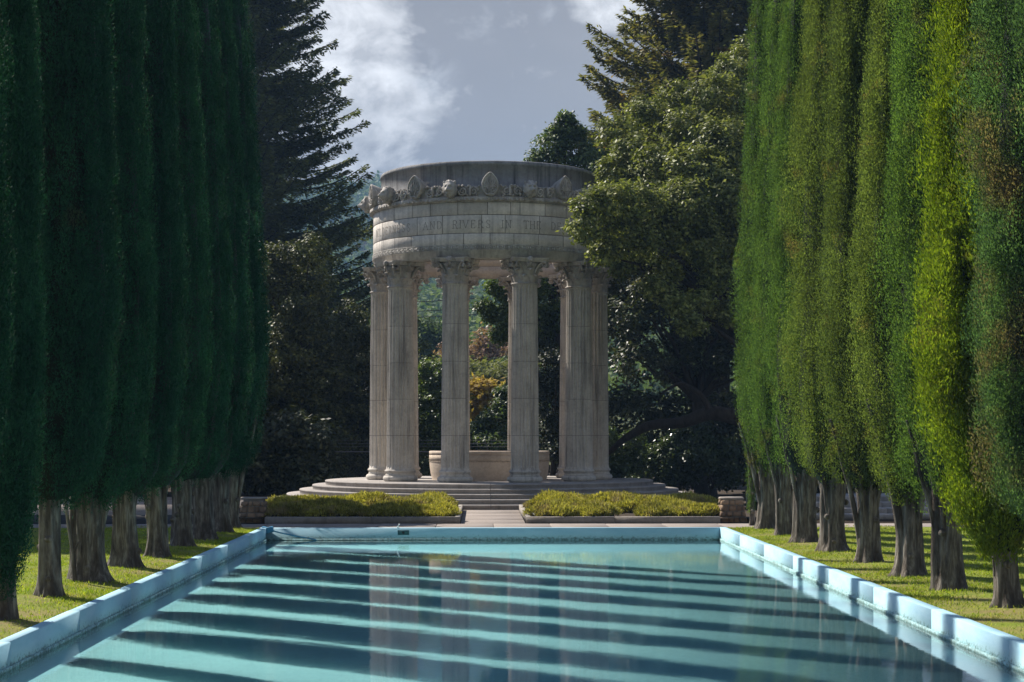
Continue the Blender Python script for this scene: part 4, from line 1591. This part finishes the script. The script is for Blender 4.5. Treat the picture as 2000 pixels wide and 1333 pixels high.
# ------------------------------------------------------------------ broadleaf trees and conifers
def clump_leaves(m, c, r, r_, nt=60, per=40, sig=0.13, L=(0.10, 0.17), W=(0.06, 0.10), flat=0.85, mat=0, droop=0.0):
    u = unit(r_.normal(size=(nt, 3)))
    rad = r * r_.uniform(0.30, 1.0, nt) ** 0.6
    tc = c + u * rad[:, None] * np.array([1, 1, flat])
    idx = np.repeat(np.arange(nt), per)
    pos = tc[idx] + r_.normal(size=(len(idx), 3)) * sig * np.array([1, 1, 0.7])
    nrm = unit(u[idx] * 0.7 + np.array([0, 0, 0.75]) + r_.normal(size=(len(idx), 3)) * 0.55)
    d = unit(np.cross(nrm, r_.normal(size=(len(idx), 3))) + np.array([0, 0, -droop]))
    s_ = unit(np.cross(d, nrm))
    m.blades(pos, d, s_, r_.uniform(*L, len(idx)), r_.uniform(*W, len(idx)), 0.5, mat)


def broadleaf(name, label, cat, base, tr, clumps, mat, seed, group=None, leaf=1.0, nt=60, per=40, limbs=True, sig=0.13, extra=None, hub=None, bark='darkbark', droop=0.0):
    r_ = np.random.default_rng(seed)
    base = np.array(base, float)
    e = empty(name, tuple(base))
    tag(e, label, cat, group)
    cl = [(np.array(c[:3], float) - base, c[3]) for c in clumps]
    top = np.mean([c for c, r in cl], 0)
    hubp = np.array(hub, float) - base if hub is not None else np.array([top[0] * 0.45, top[1] * 0.45, max(0.6, top[2] * 0.5)])
    tm = MB()
    P = [np.zeros(3) - [0, 0, 0.15], hubp * 0.33 + r_.normal(size=3) * 0.06, hubp * 0.66 + r_.normal(size=3) * 0.08, hubp]
    tm.tube(P, [tr * 1.5, tr * 1.05, tr * 0.95, tr * 0.85], 12)
    if limbs:
        for c, r in cl:
            v = c - hubp
            L = np.linalg.norm(v)
            sidev = unit(np.cross(v, [0.2, 0.1, 1.0])) * L * r_.uniform(-.08, .08)
            Q = [hubp + v * t_ + sidev * sin(pi * t_) + np.array([0, 0, 0.10 * L * sin(pi * t_) * r_.uniform(-0.3, 1)]) for t_ in (0, 0.25, 0.5, 0.75, 0.95)]
            tm.tube(Q, np.array([0.42, 0.32, 0.22, 0.13, 0.05]) * tr * min(1, 0.5 + r), 7)
    for pts, rads in (extra or []):
        tm.tube(np.array(pts) - base, rads, 10)
    tm.build('trunk', M[bark], e, smooth=True)
    m = MB()
    for c, r in cl:
        k = max(0.35, r * r)
        clump_leaves(m, c, r, r_, int(nt * k) + 6, per, sig * (0.8 + 0.2 * r) * max(1, leaf * 0.8), (0.10 * leaf, 0.17 * leaf), (0.055 * leaf, 0.095 * leaf), droop=droop)
    m.build('crown', M[mat], e)
    return e


def sight(lst):
    out = []
    for px, py, Y, r in lst:
        p = at(px, py, Y)
        out.append((p[0], p[1], p[2], r))
    return out


rr_ = random.Random(21)
# large live oak to the right of the temple
oak = [(1158, 398, 50, .62), (1142, 445, 50, .50), (1200, 395, 50.5, .75), (1212, 455, 51, .72), (1178, 492, 51, .42), (1252, 398, 51, .8),
       (1262, 470, 51.5, .85), (1305, 420, 52, .9), (1205, 340, 55, .7), (1245, 300, 55, .85), (1212, 262, 56, .75), (1262, 225, 56.5, .7),
       (1320, 205, 57, .9), (1292, 330, 54, 1.0), (1350, 262, 55, 1.0), (1398, 195, 56, .95), (1432, 145, 57, .75), (1362, 335, 53, 1.0),
       (1412, 282, 54, 1.0), (1342, 400, 52, 1.0), (1402, 385, 52.5, 1.0), (1452, 330, 54, 1.0), (1442, 430, 53, 1.0), (1362, 470, 52, .85),
       (1305, 515, 52, .6), (1480, 220, 56, 1.2), (1500, 300, 55, 1.3), (1520, 400, 54, 1.3), (1285, 560, 51.2, .42), (1318, 592, 51, .45),
       (1350, 632, 51, .40), (1400, 545, 52, .55), (1388, 515, 53, .6), (1425, 610, 52, .45), (1370, 585, 51.5, .35), (1470, 120, 58, 1.0), (1560, 320, 56, 1.6),
       (1240, 500, 53, .5), (1215, 520, 54, .4), (1420, 480, 53, .7)]
hub = at(1500, 700, 55.5)
ex = []


def limb(pix, r0, r1):
    pts = [at(*p) for p in pix]
    # resample smoothly
    P = np.array(pts)
    t_ = np.linspace(0, 1, len(P))
    tt = np.linspace(0, 1, len(P) * 4)
    Q = np.stack([np.interp(tt, t_, P[:, k]) for k in range(3)], -1)
    for _ in range(3):
        Q[1:-1] = (Q[:-2] + 2 * Q[1:-1] + Q[2:]) / 4
    return (Q, np.linspace(r0, r1, len(Q)))


ex.append(limb([(1500, 700, 55.5), (1440, 590, 54.5), (1395, 545, 54), (1330, 515, 53), (1295, 475, 52.5), (1240, 440, 52)], 0.24, 0.07))
ex.append(limb([(1510, 720, 55.5), (1425, 655, 54), (1365, 610, 53), (1320, 570, 52.5), (1270, 520, 52)], 0.20, 0.05))
ex.append(limb([(1520, 830, 56), (1430, 812, 55), (1385, 805, 55), (1335, 828, 55.5), (1270, 828, 56), (1215, 860, 57), (1190, 885, 58)], 0.30, 0.08))
ex.append(limb([(1390, 806, 55), (1370, 770, 55), (1330, 745, 55.5), (1290, 770, 56)], 0.12, 0.03))
broadleaf('live_oak', 'large live oak whose leafy branch hangs in front of the temple right side', 'tree',
          (at(1560, 900, 56)[0], 56, 0), 0.42, sight(oak), 'oak', 301, nt=88, per=36, extra=ex, hub=hub, sig=0.12)

# dark wood behind it
fill = []
for px in range(1205, 1520, 58):
    for py in range(520, 735, 58):
        fill.append((px + rr_.uniform(-18, 18), py + rr_.uniform(-18, 18), 62 + rr_.uniform(-1, 2.5), rr_.uniform(.8, 1.15)))
broadleaf('bay_tree', 'dark bay tree filling the shade behind the large live oak', 'tree', (at(1380, 900, 63)[0], 63, 0), 0.3, sight(fill), 'oak_shade', 302, nt=28, per=34, leaf=1.3)
# pointed tree behind the right of the drum and the foliage seen through the columns
cl = [(1105, 250, 68, .5), (1080, 290, 68, .8), (1120, 290, 68, .85), (1150, 310, 67.5, .8), (1055, 315, 68, .5), (1100, 335, 68, 1.0), (1160, 350, 67, .9), (1060, 350, 68, .8),
      (1105, 232, 68, .22), (1085, 258, 68, .3), (1128, 262, 68, .35)]
for px in range(1065, 1190, 40):
    for py in range(390, 640, 55):
        cl.append((px + rr_.uniform(-12, 12), py + rr_.uniform(-15, 15), 68 + rr_.uniform(-1, 1), rr_.uniform(.75, 1.0)))
cl += [(985, 565, 66.5, .45), (962, 612, 66.5, .40), (990, 620, 66.5, .5), (978, 655, 66.5, .40), (945, 600, 66.5, .28), (1000, 590, 66.5, .5), (1015, 540, 67, .5), (1040, 560, 67, .7), (1050, 640, 67, .7), (1000, 550, 67, .4), (965, 560, 66.5, .25)]
broadleaf('bay_tree', 'bay tree with a pointed top rising behind the right of the temple drum', 'tree', (at(1095, 900, 67)[0], 67, 0), 0.28, sight(cl), 'bay', 303, nt=62, per=34, leaf=1.1, sig=0.12)
cl = []
for px in range(1062, 1110, 26):
    for py in range(690, 900, 46):
        cl.append((px + rr_.uniform(-10, 10), py + rr_.uniform(-12, 12), 65 + rr_.uniform(-.8, .8), rr_.uniform(.5, .7)))
broadleaf('leafy_shrub', 'tall leafy shrub seen between the two right front columns', 'shrub', (at(1085, 900, 65)[0], 65, 0), 0.10, sight(cl), 'oak_shade', 304, nt=66, per=34)
cl = [(935, 845, 70, .5), (965, 820, 70, .6), (985, 800, 70.5, .55), (950, 860, 69.5, .5), (990, 850, 70, .6), (1010, 830, 70, .6), (970, 870, 69, .5), (925, 870, 70, .4), (985, 770, 71, .35)]
broadleaf('leafy_shrub', 'sunlit green shrub behind the wellhead between the middle columns', 'shrub', (at(975, 900, 70)[0], 70, 0), 0.09, sight(cl), 'bay', 305, nt=80, per=34, leaf=1.1)
cl = []
for px in (832, 858, 880):
    for py in range(715, 900, 36):
        cl.append((px + rr_.uniform(-9, 9), py + rr_.uniform(-10, 10), 72 + rr_.uniform(-.8, .8), rr_.uniform(.5, .7)))
broadleaf('leafy_shrub', 'dark green tall shrub seen between the two left front columns', 'shrub', (at(850, 900, 72)[0], 72, 0), 0.10, sight(cl), 'bay', 306, nt=60, per=34, leaf=1.1)

# left dark evergreens
cl = [(560, 500, 68, .85), (605, 495, 68, .85), (545, 560, 68, .9), (600, 560, 68.5, .9), (580, 600, 67, .7), (555, 640, 67.5, .9), (610, 640, 67.5, .9), (520, 520, 68.5, 1.0)]
for px in range(500, 650, 46):
    for py in range(690, 960, 52):
        cl.append((px + rr_.uniform(-14, 14), py + rr_.uniform(-14, 14), 68 + rr_.uniform(-.8, 1.2), rr_.uniform(.85, 1.1)))
for px in range(500, 640, 50):
    for py in range(540, 900, 60):
        cl.append((px, py, 70.5, 1.15))
broadleaf('live_oak', 'dark live oak with sunlit top beside the far end of the left cypress row', 'tree', (at(575, 900, 69)[0], 69, 0), 0.3, sight(cl), 'oak_half_shade', 307, nt=50, per=34, leaf=1.1)
cl = [(655, 650, 70, .8), (700, 640, 70, .8), (735, 665, 70.5, .8), (680, 610, 71, .55), (660, 700, 70, .9), (715, 700, 70, .9)]
for px in range(650, 770, 44):
    for py in range(745, 960, 50):
        cl.append((px + rr_.uniform(-12, 12), py + rr_.uniform(-12, 12), 70.5 + rr_.uniform(-.8, 1.2), rr_.uniform(.85, 1.1)))
for px in range(640, 830, 50):
    for py in range(720, 920, 60):
        cl.append((px, py, 74, 1.1))
broadleaf('live_oak', 'dark live oak touching the left columns of the temple', 'tree', (at(705, 900, 71)[0], 71, 0), 0.28, sight(cl), 'oak_half_shade', 308, nt=50, per=34, leaf=1.1)
# trees standing by the drive on the left; their shade falls on the left bed
for i, (x, y, zc, R, lab) in enumerate(((-11.9, 50.2, 8.6, 2.6, 'tall oak beside the drive behind the left cypress row, nearer the temple'),
                                        (-17.5, 49.0, 8.5, 3.2, 'tall oak beside the drive behind the left cypress row, farther from the temple'),
                                        (-16.0, 43.0, 10.0, 3.2, 'tall oak left of the lawn behind the left cypress row'),
                                        (-21.0, 66.0, 9.0, 4.0, 'large dark tree closing the far end of the gravel drive'),
                                        (-14.5, 69.0, 6.0, 3.5, 'low spreading dark tree behind the gravel drive'))):
    cl = []
    for k in range(26):
        v = np.array([rr_.gauss(0, 1), rr_.gauss(0, 1), rr_.gauss(0, 1)])
        v /= np.linalg.norm(v)
        cl.append((x + v[0] * R * 0.75, y + v[1] * R * 0.75, zc + v[2] * R * 1.15, R * 0.42))
    broadleaf('oak_tree', lab, 'tree', (x - (1.4 if i == 0 else 0), y, 0), 0.25, cl, 'oak_shade', 330 + i, nt=40, per=24, leaf=1.7)
# low hedge closing the view under the trees on the far left
cl = []
for k in range(26):
    cl.append((-30 + k * 0.95, 62.2 + rr_.uniform(-.5, .5) + (1.0 if k > 20 else 0), 0.7 + rr_.uniform(0, .3), 0.8))
    cl.append((-30 + k * 0.95, 62.8 + rr_.uniform(-.5, .5) + (1.0 if k > 20 else 0), 1.9 + rr_.uniform(0, .5), 0.9))
broadleaf('hedge', 'dark clipped hedge along the far side of the gravel drive', 'hedge', (-18, 62.5, 0), 0.06, cl, 'oak_shade', 340, nt=40, per=26, leaf=1.5, limbs=False)
cl = []
for k in range(29):
    for z in (0.7, 1.9, 3.0):
        cl.append((3.4 + k * 0.95, (60.5 if k > 7 else 65.0) + rr_.uniform(-.6, .6), z + rr_.uniform(0, .4), 0.85))
broadleaf('hedge', 'dark tall hedge behind the garden steps and glossy shrubs on the right', 'hedge', (18, 60.5, 0), 0.06, cl, 'oak_shade', 341, nt=36, per=26, leaf=1.5, limbs=False)

# glossy shrubs right of the temple steps
gs = [((1205, 905), 59.5, 'bright glossy-leaved shrub touching the right-hand temple columns'), ((1265, 915), 61, 'glossy dark shrub second to the right from the temple columns'),
      ((1325, 900), 60.5, 'glossy dark shrub third to the right from the temple columns'), ((1390, 890), 60, 'glossy shrub with reddish leaves left of the thin young cypress')]
for i, ((px, py), Y, lab) in enumerate(gs):
    cl = []
    for k in range(9):
        cl.append((px + rr_.uniform(-34, 34), py + rr_.uniform(-58, 48), Y + rr_.uniform(-.4, .6), rr_.uniform(.38, .55)))
    broadleaf('glossy_shrub', lab, 'shrub', (at(px, 900, Y)[0], Y, 0), 0.05, sight(cl), 'glossy', 350 + i, 'glossy shrubs right of the temple', nt=110, per=22, leaf=1.05)
# low ground shrub under the left oaks
for i, (px, lab) in enumerate(((520, 'low dark shrub under the left oak nearest the cypress row'), (585, 'low dark shrub under the left oak nearest the temple steps'))):
    cl = [(px + rr_.uniform(-35, 35), 940 + rr_.uniform(-14, 14), 64 + rr_.uniform(-.7, .7), rr_.uniform(.3, .45)) for k in range(9)]
    broadleaf('leafy_shrub', lab, 'shrub', (at(px, 900, 64)[0], 64, 0), 0.04, sight(cl), 'oak_shade', 360 + i, nt=90, per=22)


def conifer(name, label, x, y, H, R0, mat, seed, zlo=2.0, zhi=None, nb=240, curve=0.22, tr=0.55):
    r_ = np.random.default_rng(seed)
    e = empty(name, (x, y, 0))
    tag(e, label, 'tree')
    tm = MB()
    tm.tube([(0, 0, z) for z in np.linspace(-0.2, H, 14)], np.linspace(tr, 0.03, 14), 12)
    m = MB()
    B, D, S, Ls, Ws = [], [], [], [], []
    zz = np.sort(r_.uniform(zlo, H * 0.985, nb))
    for z in zz:
        az = r_.random() * 2 * pi
        L = R0 * (1 - z / H) ** 0.9 * r_.uniform(0.55, 1.12) + 0.3
        o = np.array([cos(az), sin(az), 0])
        tg = np.array([-sin(az), cos(az), 0])
        droop = r_.uniform(0.04, 0.26)
        bend = r_.uniform(-0.12, 0.12)
        ts = np.linspace(0, 1, 10)
        P = np.stack([o * (L * t_) + tg * (bend * L * t_ * t_) + np.array([0, 0, z + L * (-droop * t_ + (droop + curve * 0.55) * t_ ** 2.6)]) for t_ in ts])
        tm.tube(P, np.linspace(0.075, 0.012, 10) * (0.5 + L / 8), 5, cap=False)
        n = int(L * 88) + 24
        t_ = r_.uniform(0.16, 1.0, n) ** 0.8
        p = np.stack([np.interp(t_, ts, P[:, k]) for k in range(3)], -1)
        q = np.where(r_.random(n) < 0.5, -1, 1)
        wid = (0.08 + 0.085 * L) * np.sin(pi * np.clip(0.08 + 0.86 * t_, 0, 1)) ** 0.8
        offs = r_.random(n) ** 0.8 * wid
        d = unit(o * 0.55 + tg * (q * 0.75)[:, None] + np.array([0, 0, -0.10]) + r_.normal(size=(n, 3)) * 0.28)
        p = p + tg * (q * offs)[:, None] + o * (offs * 0.5)[:, None] + np.array([0, 0, 1.0]) * (r_.normal(size=n) * 0.07 - 0.16 * offs)[:, None]
        nr = unit(np.array([0, 0, 1.0]) + r_.normal(size=(n, 3)) * 0.5)
        B.append(p)
        D.append(d)
        S.append(unit(np.cross(d, nr)))
        Ls.append(r_.uniform(0.18, 0.38, n))
        Ws.append(r_.uniform(0.06, 0.13, n))
    m.blades(np.concatenate(B), np.concatenate(D), np.concatenate(S), np.concatenate(Ls), np.concatenate(Ws), 0.45)
    tm.build('trunk', M['darkbark'], e, smooth=True)
    m.build('crown', M[mat], e)


conifer('redwood_tree', 'tall dark redwood rising behind the left cypress row', at(425, 500, 96)[0], 96, 41.5, 12.1, 'redwood_l', 401, 2.0, nb=1350, curve=0.25)
conifer('redwood_tree', 'tall brownish redwood with upswept branches above the live oak', at(1405, 500, 76)[0], 76, 34, 10.2, 'redwood_r', 402, 8.0, nb=800, curve=0.35)
conifer('redwood_tree', 'dark redwood behind the right cypress row, right of the brownish one', at(1700, 500, 74)[0], 74, 31, 8.0, 'redwood_r', 403, 4.0, nb=200, curve=0.3)

# trees in the valley between the columns
mid = [('autumn_tree', 'bare brown autumn tree on the slope between the middle columns', 'far_brown', 960, 690, 132, 2.0, 4.0, 410),
       ('oak_tree', 'bluish green tree on the slope between the left front columns', 'far_green', 843, 690, 150, 2.6, 4.2, 411),
       ('oak_tree', 'dark bluish tree below the brown autumn tree', 'far_green', 955, 720, 126, 1.4, 3.6, 416),
       ('oak_tree', 'pale olive tree on the slope under the brown autumn tree', 'far_olive', 965, 752, 112, 1.6, 2.9, 412),
       ('yellow_tree', 'small yellow autumn tree at the left of the gap between middle columns', 'far_yellow', 938, 790, 98, 1.0, 0.8, 413),
       ('oak_tree', 'olive round tree low on the slope left of the brown autumn tree', 'far_olive', 905, 745, 118, 1.8, 2.4, 414),
       ('oak_tree', 'dark bluish tree on the slope behind the left column pair', 'far_green', 790, 680, 140, 2.6, 4.0, 415)]
for name, lab, mat, px, py, Y, R, hw, seed in mid:
    c = at(px, py, Y)
    cl = []
    for k in range(16):
        v = np.array([rr_.gauss(0, 1), rr_.gauss(0, 1), rr_.gauss(0, 0.9)])
        v /= np.linalg.norm(v)
        cl.append((c[0] + v[0] * hw * 0.7, c[1] + v[1] * hw * 0.7, c[2] + v[2] * R * 0.7, max(0.6, R * 0.5)))
    gz = float(hill_z(np.array([c[0]]), np.array([c[1]]))[0])
    broadleaf(name, lab, 'tree', (c[0], c[1], gz), 0.2, cl, mat, seed, nt=32, per=20, leaf=2.4, sig=0.2)

# far wooded hillside: one mass
m = MB()
nfor = 3600
r_ = np.random.default_rng(5)
fy = 160 + 860 * r_.random(nfor) ** 0.75
fx = (r_.random(nfor) - 0.5) * 2 * (fy * 0.20 + 20)
fz = hill_z(fx, fy)
sz = r_.uniform(2.6, 5.6, nfor) * (0.7 + 0.6 * fy / 900)
per = 85
idx = np.repeat(np.arange(nfor), per)
u = unit(r_.normal(size=(len(idx), 3)))
u[:, 2] = np.abs(u[:, 2]) * 1.0
lump = 0.75 + 0.5 * vnoise(u * 2.3 + fx[idx][:, None])
pos = np.stack([fx[idx], fy[idx], fz[idx] + sz[idx] * 0.3], -1) + u * (sz[idx] * lump)[:, None] * np.array([1, 1, 1.35])
nrm = unit(u + r_.normal(size=(len(idx), 3)) * 0.5)
d = unit(np.cross(nrm, r_.normal(size=(len(idx), 3))))
m.blades(pos, d, np.cross(d, nrm), r_.uniform(0.9, 1.8, len(idx)) * (0.6 + fy[idx] / 900), r_.uniform(0.6, 1.3, len(idx)) * (0.6 + fy[idx] / 900), 0.5)
# hillside is seen as one wood
tag(m.build('forest', M['far_green']), kind='stuff')

# ------------------------------------------------------------------ power lines, fence
for i, (ya, yb, Y) in enumerate(((590, 566, 118), (606, 588, 118), (617, 601, 119), (744, 733, 100))):
    m = MB()
    A, B_ = at(560, ya + 8, Y), at(1240, yb - 14, Y)
    P = []
    for t_ in np.linspace(0, 1, 30):
        p = A * (1 - t_) + B_ * t_
        p[2] -= 0.35 * 4 * t_ * (1 - t_)
        P.append(p)
    m.tube(P, 0.028 if i < 3 else 0.022, 6)
    lab = ['topmost power line crossing the valley behind the temple columns', 'second power line from the top behind the temple columns',
           'lowest of the three close power lines behind the columns', 'single low cable crossing in front of the olive tree'][i]
    tag(m.build('power_line', M['wire']), lab, 'cable', 'overhead lines behind the temple')

fe = empty('chain_link_fence', (0, 66, 0))
tag(fe, 'dark chain-link fence with strands of barbed wire behind the temple', 'fence')
FX = [-6, -3, 0, 3, 6, 9]
for x in FX:
    m = MB()
    m.tube([(x, 0, -0.1), (x, 0, 1.55)], 0.03, 8)
    m.tube([(x, 0, 1.55), (x - 0.1, -0.3, 1.95)], 0.018, 6)
    m.build('post', M['steel'], fe)
m = MB()
m.tube([(-6, 0, 1.5), (9, 0, 1.5)], 0.022, 8)
m.build('rail', M['steel'], fe)
m = MB()
for k in range(3):
    t_ = 0.35 + 0.3 * k
    m.tube([(-6, -0.3 * t_, 1.55 + 0.4 * t_), (9, -0.3 * t_, 1.55 + 0.4 * t_)], 0.006, 4)
    for x in np.arange(-6, 9, 0.13):
        m.tube([(x, -0.3 * t_, 1.525 + 0.4 * t_), (x + 0.03, -0.3 * t_, 1.575 + 0.4 * t_)], 0.005, 3)
m.build('barbed_wire', M['steel'], fe)
m = MB()
for x in np.arange(-6, 9, 0.14):
    for q in (-1, 1):
        x1 = x + q * 1.45
        m.tube([(x, 0.0 + 0.002 * q, 0.03), (min(max(x1, -6), 9), 0.002 * q, 0.03 + abs(min(max(x1, -6), 9) - x))], 0.003, 3, cap=False)
m.build('wire_mesh', M['steel'], fe)

# ------------------------------------------------------------------ haze in the valley air
def haze():
    mt, t, out = newmat('thin valley haze')
    pv_ = nd(t, 'ShaderNodeVolumePrincipled')
    pv_.inputs['Color'].default_value = (0.36, 0.62, 1.0, 1)
    pv_.inputs['Density'].default_value = 0.00032
    pv_.inputs['Anisotropy'].default_value = 0.0
    lk(t, pv_.outputs[0], out.inputs['Volume'])
    m = MB()
    m.box(-1010, 1010, -160, 1460, -2.0, 210.0)
    tag(m.build('haze', mt), kind='stuff')


HAZE = True
if HAZE:
    haze()
